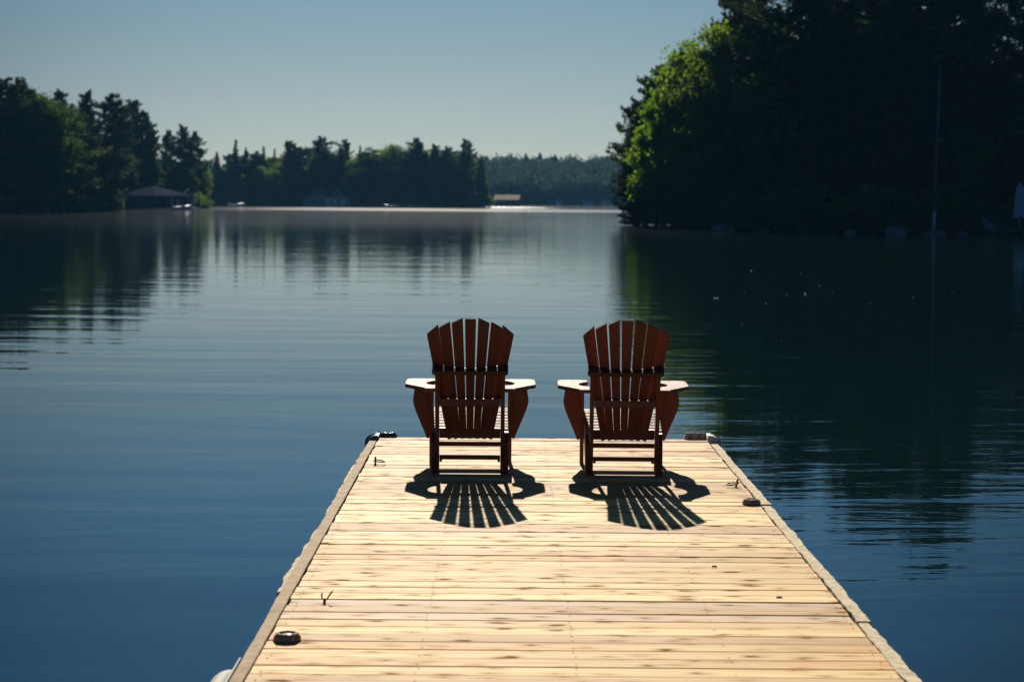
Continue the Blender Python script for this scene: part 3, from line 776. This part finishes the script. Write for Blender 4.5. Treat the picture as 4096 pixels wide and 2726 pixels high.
G_R = 'trees on the right-hand bank'
grove([
    ('dusk', 1480, 300, 195, .95, 'low drooping leafy tree over the water at the tip of the right bank'),
    ('cedar', 1462, 262, 197, 1.2, 'dark feathery tree reaching farthest over the water at the tip of the right bank'),
    ('pine', 1468, 238, 200, .95, 'ragged pine whose branch tips stand out against the sky at the bank tip'),
    ('cedar', 1488, 192, 202, 1.0, 'ragged dark tree just behind the overhanging one at the bank tip'),
    ('pine', 1512, 150, 204, .80, 'dark tufted pine rising behind the yellow-green tree'),
    ('bright', 1526, 205, 187, .95, 'sun-shot yellow-green leafy tree near the tip of the right bank'),
    ('bright', 1572, 112, 188, .95, 'tall bright green leafy tree right of the yellow-green one'),
    ('bright', 1622, 62, 185, .85, 'bright green leafy tree below the rounded top at the upper frame edge'),
    ('broad', 1662, 2, 181, .90, 'deep green leafy tree whose rounded top just reaches the upper frame edge'),
    ('pine', 1700, -40, 186, .95, 'tall dark pine behind the rounded green tree top'),
    ('bright', 1745, 10, 180, 1.0, 'dim leafy tree in front of the leftmost tall black pines'),
    ('bright', 1700, 40, 179, 1.0, 'dim green leafy tree between the rounded top and the first black pine'),
    ('bright', 1640, 190, 183, .9, 'lower green leafy tree at the foot of the rounded one'),
    ('pine', 1800, -95, 176, 1.0, 'tall black pine left of centre in the right-hand wood'),
    ('spruce', 1880, -60, 172, 1.1, 'narrow dark spruce between two tall pines of the right-hand wood'),
    ('pine', 1960, -130, 174, 1.05, 'tall dark pine in the middle of the right-hand wood'),
    ('pine', 2050, -150, 170, .95, 'tall dark pine left of the thin pale pole'),
    ('pine', 2135, -205, 168, 1.05, 'tallest dark pine, directly behind the thin pale pole'),
    ('pine', 2225, -120, 172, .85, 'dark pine right of the thin pale pole with sky showing through it'),
    ('pine', 2330, -50, 170, .80, 'dark pine near the right frame edge above the closed parasol'),
    ('pine', 2440, -90, 172, 1.0, 'dark pine just past the right frame edge'),
], H_R, G_R)
# lower trees in front and behind that close the wood
rr = random.Random(4)
WORDS_R = ['low dark evergreen at the waterline', 'leafy young tree at the waterline', 'dark evergreen deep inside the wood']
k = 0
for dx in range(1530, 2860, 34):
    px = dx * D; Y = np.interp(px, [p for p, y in SR], [y for p, y in SR]) + 3 + rr.uniform(0, 3)
    x = atx(px, Y); kind = rr.choice(['cedar', 'broad', 'cedar', 'spruce'])
    if dx < 1560: kind = 'cedar'
    elif dx < 1760: kind = rr.choice(['bright', 'broad', 'dusk'])
    h = rr.uniform(7, 12.5)
    tree(kind, x, Y, max(H_R(x, Y), 0) - .2, h, '', G_R, 1.1); k += 1
for dx, hh in ((1575, 7), (1605, 8), (1640, 9), (1672, 10), (1590, 6), (1625, 8), (1660, 9)):
    px = dx * D; Y = np.interp(px, [p for p, y in SR], [y for p, y in SR]) + rr.uniform(9, 20)
    x = atx(px, Y); z = max(H_R(x, Y), 0) - .2
    tree(rr.choice(['broad', 'bright', 'dusk']), x, Y, z, hh, '', G_R, 1.3)
for row, (off, hh) in enumerate(((14, 17), (22, 19), (32, 20), (44, 20))):
    for dx in range(1715 + row * 12, 2860, 50):
        px = (dx + rr.uniform(-14, 14)) * D; Y = np.interp(px, [p for p, y in SR], [y for p, y in SR]) + off + rr.uniform(-3, 3)
        x = atx(px, Y); z = max(H_R(x, Y), 0) - .2
        cap = np.interp(dx, [1540, 1620, 1700, 1800, 2130, 2200, 2360, 2500], [11, 15, 18.5, 20, 20, 14.5, 14.5, 16])
        h = min(hh * rr.uniform(.85, 1.05), cap * rr.uniform(.92, 1.0)) - z
        tree(rr.choice(['pine', 'cedar', 'spruce', 'broad', 'pine']), x, Y, z, h, '', G_R, 1.15)

G_L = 'trees on the left-hand shore'
grove([
    ('pine', 15, 184, 285, 1.0, 'dark tree top at the left frame edge'),
    ('pine', 47, 180, 290, .9, 'highest pointed dark top at the far left'),
    ('dusk', 75, 196, 288, 1.0, 'dark rounded crown third from the left frame edge'),
    ('dusk', 110, 205, 292, 1.0, 'dark rounded crown left of the stepped crowns'),
    ('pine', 142, 212, 300, .8, 'dark crown on the shoulder before the skyline drops'),
    ('cedar', 165, 235, 305, .9, 'slim dark crown where the skyline first drops'),
    ('pine', 198, 214, 330, .75, 'flat-topped pine standing clear of the left wood'),
    ('pine', 257, 216, 352, .95, 'broad tall pine with a rounded head, second clear one of the left wood'),
    ('pine', 300, 234, 424, .80, 'pine with two small heads on the skyline right of the broad pine'),
    ('pine', 330, 258, 426, .85, 'leaning tufted pine at the right shoulder of the left wood'),
    ('pine', 347, 290, 430, .70, 'pine with a branch jutting out above the boathouse'),
    ('pine', 390, 300, 452, .70, 'thin open pine left in the see-through group beside the boathouse'),
    ('pine', 422, 290, 455, .75, 'thin open pine, tallest in the see-through group beside the boathouse'),
    ('pine', 450, 303, 462, .70, 'thin open pine right in the see-through group beside the boathouse'),
    ('dusk', 385, 372, 445, .75, 'bushy green tree right behind the boathouse roof'),
    ('broad', 440, 392, 450, .75, 'olive green tree right of the boathouse'),
    ('broad', 465, 372, 470, .80, 'green tree closing the gap to the middle island'),
], H_L, G_L)
for row in range(4):
    for dx in range(-260 + row * 9, 362, 25):
        px = (dx + rr.uniform(-9, 9)) * D; Y = np.interp(px, [p for p, y in SL], [y for p, y in SL]) + 4 + row * 9 + rr.uniform(-2, 3)
        x = atx(px, Y); z = max(H_L(x, Y), 0) - .2
        top = np.interp(dx, [-60, 60, 150, 200, 260, 330, 360], [205, 205, 245, 285, 275, 330, 385])
        if 275 < dx and row < 2: continue
        h = (hgt(px, top * D, Y) - z) * (rr.uniform(.35, .6) if row == 0 else rr.uniform(.72, .98))
        tree(rr.choice(['cedar', 'dusk', 'spruce', 'pine']) if row else rr.choice(['cedar', 'dusk']), x, Y, z, h, '', G_L, 1.5)

for dx in range(205, 285, 9):
    px = dx * D; Y = np.interp(px, [p for p, y in SL], [y for p, y in SL]) + 5; x = atx(px, Y)
    tree('cedar', x, Y, max(H_L(x, Y), 0) - .2, rr.uniform(7, 11), '', G_L, 1.3)
for dx in range(282, 470, 11):
    px = dx * D; Y = 436 + rr.uniform(0, 10) + max(0, dx - 420) * .6; x = atx(px, Y)
    tree(rr.choice(['cedar', 'dusk', 'cedar']), x, Y, max(H_L(x, Y), 0) - .2, rr.uniform(6, 10), '', G_L, 1.3)
G_M = 'trees on the middle island'
grove([
    ('cedar', 500, 348, 600, .9, 'small pointed tree left on the middle island'),
    ('spruce', 541, 320, 605, .9, 'spire-shaped spruce near the left end of the middle island'),
    ('spruce', 566, 337, 608, .8, 'shorter spruce just right of the spire-shaped one'),
    ('spruce', 606, 334, 606, .9, 'small spruce between the spire and the first rounded pine'),
    ('spruce', 631, 341, 610, .7, 'thin little spruce left of the first rounded pine'),
    ('pine', 669, 326, 600, .75, 'first rounded pine of the middle island'),
    ('pine', 742, 314, 602, 1.0, 'tallest broad pine above the pale cottage'),
    ('pine', 792, 320, 612, .65, 'thin see-through tree right of the broad pine'),
    ('spruce', 828, 334, 606, .8, 'dark spruce left of the round green crown'),
    ('broad', 872, 328, 600, 1.1, 'round green crown in the middle of the island'),
    ('spruce', 907, 337, 604, .8, 'dark spruce right of the round green crown'),
    ('pine', 956, 317, 604, .85, 'tall dark pine right of the island middle'),
    ('pine', 1002, 334, 606, .95, 'dark twin crown, left half, toward the island right end'),
    ('pine', 1032, 337, 608, .95, 'dark twin crown, right half, toward the island right end'),
    ('pine', 1072, 322, 612, .85, 'flat-topped pine near the right tip of the island'),
    ('cedar', 1106, 355, 622, .95, 'last dark tree on the right tip of the island'),
    ('broad', 612, 370, 592, 1.1, 'sunlit yellow-green crown below the small spruces'),
    ('broad', 745, 388, 592, 1.0, 'bright green crown just above the pale cottage'),
    ('broad', 560, 392, 592, .9, 'green crown at the left end of the island front'),
    ('broad', 905, 385, 594, 1.0, 'green crown under the round one, middle of the island'),
], H_M, G_M)
for row in range(3):
    for dx in range(478 + row * 8, 1098, 25):
        if row == 0 and 690 < dx < 812: continue
        px = (dx + rr.uniform(-7, 7)) * D; Y = np.interp(px, [p for p, y in SM], [y for p, y in SM]) + 4 + row * 9 + rr.uniform(-2, 2)
        x = atx(px, Y); z = max(H_M(x, Y), 0) - .2
        top = np.interp(dx, [478, 520, 600, 700, 1040, 1125], [385, 355, 345, 340, 342, 385])
        h = (hgt(px, top * D, Y) - z) * (rr.uniform(.5, .75) if row == 0 else rr.uniform(.80, 1.03))
        tree(rr.choice(['cedar', 'bright', 'pine', 'broad', 'dusk', 'broad'] if row else ['cedar', 'dusk', 'cedar']), x, Y, z, h, '', G_M, 1.45)

# labels for the filling rows
def fill_labels():
    spots = {}
    for o in C.objects:
        if o.type == 'EMPTY' and o.get('category') and not o.get('label'):
            g = o['group']; kind = o['category']
            where = {G_R: 'in the dark wood on the right-hand bank', G_L: 'in the dark wood on the left-hand shore', G_M: 'in the hazy wood on the middle island'}[g]
            size = 'low' if o.scale.z * 16 < 11 else 'full-height'
            o['label'] = f'{size} {kind} massed with its neighbours {where}'
            o['group'] = f'{size} {kind}s {where}'
fill_labels()

# far wood: one mass on the hills
def far_wood():
    r = np.random.RandomState(9); Ps, Us, Vs = [], [], []
    for i in range(2300):
        Y = 950 + r.rand() ** 1.4 * 240; px = r.uniform(-2200, 6200) if i < 1700 else r.uniform(1850, 2750)
        x = atx(px, Y); z = H_F(x, Y)
        if z < -.2: continue
        h = r.uniform(7.5, 11); R = r.uniform(3.8, 6.8); con = r.rand() < .05
        n = 330
        dv = unit(r.randn(n, 3)); rr_ = (.75 + .25 * r.rand(n))
        if con:
            t = r.rand(n); a = r.rand(n) * 6.28; ra = R * .7 * (1 - t) ** .8
            pos = np.column_stack([ra * np.cos(a), ra * np.sin(a), h * (.1 + t * 1.05)])
        else:
            lump = 1 + .18 * np.sin(dv[:, 0] * 5 + i) * np.sin(dv[:, 2] * 6 + i * 2)
            pos = np.column_stack([dv[:, 0] * R, dv[:, 1] * R, h * .52 + dv[:, 2] * h * .48]) * (rr_ * lump)[:, None]
        nn = unit(dv + r.randn(n, 3) * .5); u = unit(np.cross(nn, r.randn(n, 3))); v = np.cross(nn, u)
        ln = r.uniform(.35, .8, n)
        Ps.append(pos + np.array([x, Y, z])); Us.append(u * ln[:, None]); Vs.append(v * (ln * .8)[:, None])
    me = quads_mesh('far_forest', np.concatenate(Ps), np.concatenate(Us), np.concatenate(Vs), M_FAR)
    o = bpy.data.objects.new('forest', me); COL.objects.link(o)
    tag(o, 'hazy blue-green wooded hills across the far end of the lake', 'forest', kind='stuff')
far_wood()

# ------------------------------------------------------------------ shoreline shrubs, rocks, driftwood
def shrubs(front, hf, group, label, dx0, dx1, step, hlo, hhi, skip=()):
    for dx in np.arange(dx0, dx1, step):
        if any(a < dx < b for a, b in skip): continue
        px = (dx + rr.uniform(-step * .3, step * .3)) * D; Y = np.interp(px, [p for p, y in front], [y for p, y in front]) + rr.uniform(.3, 1.6)
        x = atx(px, Y)
        tree('bush', x, Y, max(hf(x, Y), 0) - .25, rr.uniform(hlo, hhi), label, group, rr.uniform(.9, 1.4))
shrubs(SR, H_R, 'shrubs along the right-hand bank', 'dark shrub overhanging the water below the right-hand wood', 1535, 2860, 13, 1.6, 3.6)
shrubs(SL, H_L, 'shrubs along the left-hand shore', 'dark shrub at the waterline below the left-hand wood', -260, 285, 11, 2.2, 4.5)
shrubs(SL, H_L, 'shrubs beside the boathouse', 'dark shrub at the waterline right of the boathouse', 440, 480, 9, 2.2, 4.0)
shrubs(SM, H_M, 'shrubs along the middle island', 'hazy shrub at the waterline of the middle island', 470, 1126, 9.5, 2.6, 5.0, skip=((692, 806),))

def rock(px, Y, w, h, label, seed):
    r = random.Random(seed); bm = bmesh.new(); bmesh.ops.create_icosphere(bm, subdivisions=3, radius=1)
    ph = [r.uniform(0, 6) for _ in range(6)]
    for v in bm.verts:
        c = v.co; f_ = 1 + .16 * math.sin(2.3 * c.x + ph[0]) * math.sin(2.7 * c.y + ph[1]) + .10 * math.sin(5 * c.z + ph[2] + 3 * c.x) + .05 * math.sin(9 * c.x + ph[3]) * math.sin(8 * c.y + ph[4])
        v.co = Vector((c.x * w / 2 * f_, c.y * w * .38 * f_, max(c.z, -.6) * h * f_))
    me = bpy.data.meshes.new('rock'); bm.to_mesh(me); bm.free()
    o = link('rock', me, M_ROCK, smooth=True); o.location = (atx(px, Y), Y, -.05)
    tag(o, label, 'rock', 'rocks along the right-hand shore')
rock(2893, 168.2, 1.7, .55, 'largest rounded rock at the foot of the right bank, leftmost of them', 1)
rock(3588, 155.6, 1.75, .62, 'broad domed rock left of the thin pale pole', 2)
rock(3738, 156.0, 1.8, .30, 'flat rock at the foot of the thin pale pole', 3)
rock(3400, 157.6, .9, .34, 'small dark rock between the two big shore rocks', 4)
rock(3060, 164.5, .8, .26, 'small low rock right of the leftmost shore rock', 5)
rock(3850, 157.4, 1.0, .25, 'small flat rock between the pale pole and the small dock', 6)

# dead branches dipping into the water at the bank tip
b = empty('fallen_branch', (atx(2640, 194), 194, 0), label='bare dead branches dipping into the water at the tip of the right bank', cat='fallen branch')
m = MB()
for p_ in ([(1.2, 1, 1.6), (.2, 0, 1.1), (-.6, -.3, .5), (-1.1, -.5, -.2)], [(1.6, .5, 1.3), (.8, -.2, .7), (.3, -.5, -.2)], [(.2, 0, 1.1), (-.7, .1, 1.25), (-1.6, -.2, 1.0)], [(-.6, -.3, .5), (-1.3, 0, .55), (-1.9, 0, .2)], [(.8, -.2, .7), (.1, -.3, .45), (-.3, -.4, -.1)]):
    m.tube(p_, [.07 - .015 * i for i in range(len(p_))], 6)
m.build('limb', M_BARK, b)

# thin pale pole
M_POLE = mat_simple('pale_painted_pole', (.12, .15, .18), .5, 0, .1, 3)
M_POLE2 = mat_simple('white_sleeve', (.62, .68, .72), .45, 0, .1, 3)
Yp = 156.4
e = empty('flagpole', (atx(3737, Yp), Yp, .15), label='thin pale pole standing tall at the waterline of the right-hand wood', cat='pole')
MB().tube([(0, 0, 0), (.1, 0, 6), (.22, 0, 12.4)], [.075, .065, .045], 8).build('pole', M_POLE, e, True)
MB().tube([(0, 0, 0), (.02, 0, 1.55)], [.095, .09], 10).build('base_sleeve', M_POLE2, e, True)

# small dock with a closed parasol and a chair, at the right edge
M_DARKWOOD = mat_simple('dark_wood', (.13, .11, .095), .8, 0, .3, 3)
M_CLOTH = mat_simple('pale_blue_cloth', (.42, .52, .58), .8, 0, .15, 5)
Yd = 157.5; xd = atx(4080, Yd)
e = empty('shore_dock', (xd, Yd, 0), label='low dark dock against the right bank, under the closed parasol', cat='dock')
MB().box((-2.6, -1.2, .30), (3.5, 1.4, .40), .01).build('decking', M_DARKWOOD, e)
for x in (-2.3, 0, 3.2): MB().box((x, -1.15, -.5), (x + .14, -1.0, .299)).build('leg', M_DARKWOOD, e)
e = empty('parasol', (xd, Yd, .40), label='closed pale blue parasol on the small dock at the right edge', cat='parasol')
MB().tube([(0, 0, 0), (0, 0, 3.45)], .035, 8).build('pole', M_POLE2, e)
MB().lathe([(.25, 0), (.25, .05), (.06, .07), (.05, .3)], 16).build('base', M_ROCK, e)
m = MB(); n = 20; rings = []
for z_, r_ in ((3.50, .02), (3.38, .09), (3.1, .24), (2.6, .30), (2.0, .33), (1.5, .36), (1.15, .42), (.95, .47)):
    rings.append([m.bm.verts.new((r_ * (1 + .24 * math.cos(8 * a)) * math.cos(a), r_ * (1 + .24 * math.cos(8 * a)) * math.sin(a), z_ + (.12 * math.cos(4 * a) if z_ < 1.2 else 0))) for a in [2 * math.pi * k / 48 for k in range(48)]])
for a, c in zip(rings, rings[1:]):
    for k in range(48): m.bm.faces.new((a[k], c[k], c[(k + 1) % 48], a[(k + 1) % 48]))
m.bm.faces.new(rings[0])
m.build('canopy', M_CLOTH, e, True)
Yc = 157.6; xc = atx(3962, Yc)
e = empty('patio_chair', (xc, Yc, .40), 1.9, label='low pale blue patio chair left of the closed parasol', cat='chair')
MB().box((-.28, -.28, .32), (.28, .28, .38), .02).build('seat', M_CLOTH, e)
MB().beam((-0, .26, .36), (0, .52, .86), .54, .04, .01, upv=(0, 1, .3)).build('backrest', M_CLOTH, e)
for x in (-.25, .25):
    for y in (-.25, .25): MB().box((x - .02, y - .02, 0), (x + .02, y + .02, .32)).build('leg', M_POLE2, e)
for x in (-.3, .3): MB().box((x - .035, -.28, .53), (x + .035, .32, .56), .01).build('armrest', M_CLOTH, e)

# ------------------------------------------------------------------ boathouses and cottage
M_ROOF = mat_simple('brown_grey_shingles', (.042, .050, .072), 1.0, 0, .2, 1.2, spec=0)
M_ROOF2 = mat_simple('red_brown_roof', (.22, .125, .085), .9, 0, .2, 1.2, spec=.2)
M_WALLD = mat_simple('dark_blue_boards', (.05, .075, .11), .7, 0, .25, 1.5)
M_WALLP = mat_simple('pale_blue_boards', (.20, .27, .34), .7, 0, .15, 1.5)
M_TRIMW = mat_simple('white_trim', (.62, .66, .70), .6, 0, .1, 2)
M_GLASS = mat_simple('dark_window_glass', (.10, .14, .19), .08, 0, .1, 2)
M_DARKIN = mat_simple('dark_opening', (.012, .014, .018), .9, 0, .1, 2)
Yb = 398; xb = atx(618, Yb)
e = empty('boathouse', (xb, Yb, 0), rad(58), label='low boathouse with a hipped brown roof on the left shore', cat='boathouse')
Wd, Dp = 9.0, 8.2
MB().box((-Wd / 2 - .5, -Dp / 2 - 1.6, .18), (Wd / 2 + 1.4, Dp / 2, .36), .02).build('deck', M_WALLP, e)
m = MB(); t = .18
m.box((-Wd / 2, Dp / 2 - t, .361), (Wd / 2, Dp / 2, 2.47)); m.box((Wd / 2 - t, -Dp / 2, .361), (Wd / 2, Dp / 2 - t - .003, 2.47))
m.box((-Wd / 2, -Dp / 2, 2.2), (Wd / 2 - t - .003, -Dp / 2 + t, 2.47)); m.box((-Wd / 2, -Dp / 2 + t + .003, 2.2), (-Wd / 2 + t, Dp / 2 - t - .003, 2.47))
for x in (-Wd / 2, -1.3, 1.3): m.box((x, -Dp / 2, .361), (x + .3, -Dp / 2 + t, 2.197))
for y in (-1.2, 1.6): m.box((-Wd / 2, y, .361), (-Wd / 2 + t, y + .3, 2.197))
m.build('wall', M_WALLD, e)
def hip(w, d, z0, h, over, ridge):
    b_ = bmesh.new(); W2, D2 = w / 2 + over, d / 2 + over
    lo = [b_.verts.new(p) for p in ((-W2, -D2, z0), (W2, -D2, z0), (W2, D2, z0), (-W2, D2, z0))]
    lo2 = [b_.verts.new(p) for p in ((-W2, -D2, z0 - .14), (W2, -D2, z0 - .14), (W2, D2, z0 - .14), (-W2, D2, z0 - .14))]
    a, c = b_.verts.new((-ridge / 2, 0, z0 + h)), b_.verts.new((ridge / 2, 0, z0 + h))
    b_.faces.new((lo[0], lo[1], c, a)); b_.faces.new((lo[1], lo[2], c)); b_.faces.new((lo[2], lo[3], a, c)); b_.faces.new((lo[3], lo[0], a))
    for i in range(4): b_.faces.new((lo2[i], lo2[(i + 1) % 4], lo[(i + 1) % 4], lo[i]))
    b_.faces.new(lo2[::-1]); bmesh.ops.recalc_face_normals(b_, faces=b_.faces); return b_
m = MB(); m.bm.free(); m.bm = hip(Wd, Dp, 2.62, 1.75, .8, 1.6); m.build('roof', M_ROOF, e)
for x in (.1, 2.1):
    f = MB().box((x - .45, -Dp / 2 - .05, 1.1), (x + .45, -Dp / 2 - .002, 2.0), .01).build('window', M_TRIMW, e)
    MB().box((x - .36, -Dp / 2 - .06, 1.18), (x + .36, -Dp / 2 - .051, 1.92)).build('pane', M_GLASS, f)
Yw = 404; xw = atx(757, Yw)
e = empty('shed', (xw, Yw, .1), rad(10), label='narrow dark blue shed standing behind the right end of the boathouse', cat='shed')
MB().box((-.9, -1.2, 0), (.9, 1.2, 3.0)).build('wall', M_WALLP, e)
m = MB(); m.prism([(-1.1, 3.003), (1.1, 3.003), (0, 3.9)], 'y', -1.35, 1.35); m.build('roof', M_WALLD, e)
MB().box((-.4, -1.24, .0), (.4, -1.202, 2.0)).build('door', M_WALLD, e)

def boat(px, Y, L, label, rz, cover=False, mat=M_TRIMW):
    e = empty('motorboat', (atx(px, Y), Y, 0), rz, label=label, cat='boat', group='boats moored along the far shores')
    m = MB(); rings = []
    for i in range(9):
        t = i / 8; w = .9 * math.sin(min(1, (1 - t) * 1.6 + .02) * math.pi / 2); zt = .62 + .25 * t ** 2; x = -L / 2 + L * t
        rings.append([m.bm.verts.new(p) for p in ((x, -w, zt), (x, -w * .85, .15), (x, 0, -.15 + .2 * t), (x, w * .85, .15), (x, w, zt), (x, w * .8, zt + .03), (x, 0, zt - .05 if t < .6 else zt + .12), (x, -w * .8, zt + .03))])
    for a, c in zip(rings, rings[1:]):
        for k in range(8): m.bm.faces.new((a[k], c[k], c[(k + 1) % 8], a[(k + 1) % 8]))
    m.bm.faces.new(rings[0]); m.bm.faces.new(rings[-1])
    m.build('hull', mat, e, True)
    MB().prism([(-.1, .74), (.5, .74), (.1, 1.2), (0, 1.2)], 'y', -.6, .6).build('windscreen', M_GLASS, e)
    MB().box((-L / 2 - .25, -.2, .2), (-L / 2 - .002, .2, 1.0), .04).build('outboard_motor', M_DARKIN, e)
boat(728, 388, 3.6, 'white motorboat moored at the right side of the boathouse', rad(25))
boat(945, 575, 5.0, 'small white motorboat off the left end of the middle island', rad(8))
boat(1560, 572, 4.6, 'faint white boat right of the pale cottage', rad(175))
boat(1660, 575, 5.2, 'faint low boat, farther right of the pale cottage', rad(5), mat=M_WALLP)
e = empty('raft', (atx(806, 452), 452, 0), rad(4), label='low brown swim raft between the boathouse and the middle island', cat='raft')
MB().box((-1.8, -1.3, .25), (1.8, 1.3, .38), .02).build('decking', M_ROOF2, e)
MB().box((-1.6, -1.1, -.1), (1.6, 1.1, .247)).build('float', M_DARKIN, e)

Yk = 581; xk = atx(1310, Yk)
e = empty('cottage', (xk, Yk, .2), 0, label='pale blue two-gabled cottage with three wide doors on the middle island shore', cat='cottage')
m = MB(); m.box((-6.4, -.5, 0), (6.2, 5, 2.5)); m.prism([(-4.8, 2.502), (-.2, 2.502), (-2.6, 4.9)], 'y', -.5, 4.5); m.prism([(.6, 2.502), (5.0, 2.502), (2.8, 4.8)], 'y', -.5, 4.5)
m.build('wall', M_WALLP, e)
m = MB()
for c_, hw, pk in ((-2.6, 2.6, 5.15), (2.8, 2.5, 5.05)):
    for s_ in (-1, 1): m.beam((c_ + s_ * hw * 1.08, 2.0, 2.42), (c_ + s_ * .02, 2.0, pk), 5.6, .16, upv=(-s_, 0, 1))
m.box((-6.7, -.8, 2.503), (-5.2, 5.2, 2.66)); m.box((5.3, -.8, 2.503), (6.5, 5.2, 2.66))
m.build('roof', M_WALLD, e)
for x in (.1, 2.1, 4.2):
    f = MB().box((x - .75, -.56, .2), (x + .75, -.502, 2.25), .01).build('door', M_TRIMW, e)
for x in (-3.6, -1.8): MB().box((x - .5, -.55, .9), (x + .5, -.502, 2.0)).build('window', M_GLASS, e)
for x in (-2.6, 2.8): MB().box((x - .4, -.55, 3.0), (x + .4, -.502, 3.8)).build('window', M_GLASS, e)
MB().box((-7, -2.5, -.15), (6.8, -.55, .12)).build('deck', M_DARKWOOD, e)

Yf = 800; xf = atx(2030, Yf)
e = empty('boathouse', (xf, Yf, 0), rad(-6), label='distant boathouse with a sunlit red-brown roof beyond the tip of the middle island', cat='boathouse')
MB().box((-4.6, -2.5, .1), (4.6, 3, .35)).build('deck', M_DARKWOOD, e)
m = MB()
for x in (-4.2, -1.5, 1.2, 3.9): m.box((x, -2.3, .353), (x + .3, -2.0, 2.298))
m.box((-4.2, 2.4, .353), (4.2, 2.6, 2.298)); m.box((-4.2, -1.9, .353), (-1.4, 2.3, 2.298)); m.build('wall', M_WALLD, e)
MB().prism([(-5.0, 2.3), (5.2, 2.3), (5.2, 2.42), (.1, 4.3), (-5.0, 2.42)], 'x', -4.9, 4.9).build('roof', M_ROOF2, e)
for px, w, lab in ((2235, 2.2, 'leftmost of three tiny pale sheds on the far hazy shore'), (2352, 4.2, 'middle of three tiny pale sheds on the far hazy shore'), (2432, 5.2, 'widest and rightmost of three tiny pale sheds on the far hazy shore')):
    e = empty('far_shed', (atx(px, 938), 938, -.2), 0, label=lab, cat='shed', group='pale sheds on the far shore')
    MB().box((-w / 2, -1.5, 0), (w / 2, 1.5, 2.1)).build('wall', M_TRIMW, e)
    MB().prism([(-w / 2 - .3, 2.103), (w / 2 + .3, 2.103), (0, 3.2)], 'y', -1.8, 1.8).build('roof', M_WALLD, e)

# ------------------------------------------------------------------ sun glints on the lake, added as tiny shiny beads
M_GLINT = mat_simple('sun_glint_bead', (.92, .92, .90), .4, .85, .02, 5)
FL = [(x * .6367, 800 + y * .6367) for x, y in ((1247,535),(1612,540),(1630,530),(1185,684),(1686,711),(1525,762),(1625,831),(1803,813),(1255,783),(2177,772),(2220,733),(1982,556),(2024,538),(2164,519),(1850,338),(1862,344),(2003,338),(2027,343),(2048,345),(2130,330),(2233,333),(2328,330))]
FL += [(2400 + x * .9247, 850 + y * .9247) for x, y in ((361,365),(444,384),(496,369),(510,369),(625,342),(717,390),(808,355),(888,350),(870,262),(948,317),(964,248),(991,373),(1005,343),(655,250),(613,480),(785,552),(152,387),(166,384),(1523,345),(1170,392),(1355,366))]
bub = None
for px, py in FL:
    p = pt(px, py, 0)
    if bub is None:
        bub = MB(); bub.lathe([(.010, -.006), (.017, .0), (.0165, .006), (.012, .012), (.006, .0155), (.001, .0165)], 12); o = bub.build('glint', M_GLINT, None, True); bub = o
    else:
        o = bub.copy(); COL.objects.link(o)
    k_ = (p.y / 55) ** .8 * rr.uniform(.38, .72); o.scale = (k_, k_, k_); o.location = (p.x, p.y, 0)
    tag(o, 'tiny bright bubble added as a bead to catch the sun far out on the open lake', 'glint', 'tiny added sun glints on the lake')
# ------------------------------------------------------------------ haze
hz = bpy.data.materials.new('morning_haze'); hz.use_nodes = True
hn = hz.node_tree.nodes; hn.remove(hn['Principled BSDF'])
pv = hn.new('ShaderNodeVolumePrincipled'); pv.inputs['Color'].default_value = (.18, .55, 1.0, 1); pv.inputs['Density'].default_value = .000075; pv.inputs['Anisotropy'].default_value = .1
hz.node_tree.links.new(pv.outputs[0], hn['Material Output'].inputs['Volume'])
bm = bmesh.new(); bmesh.ops.create_cube(bm, size=1)
bmesh.ops.scale(bm, vec=(3600, 2600, 70), verts=bm.verts); bmesh.ops.translate(bm, vec=(0, 800, 31), verts=bm.verts)
me = bpy.data.meshes.new('haze'); bm.to_mesh(me); bm.free()
tag(link('haze', me, hz), kind='stuff')
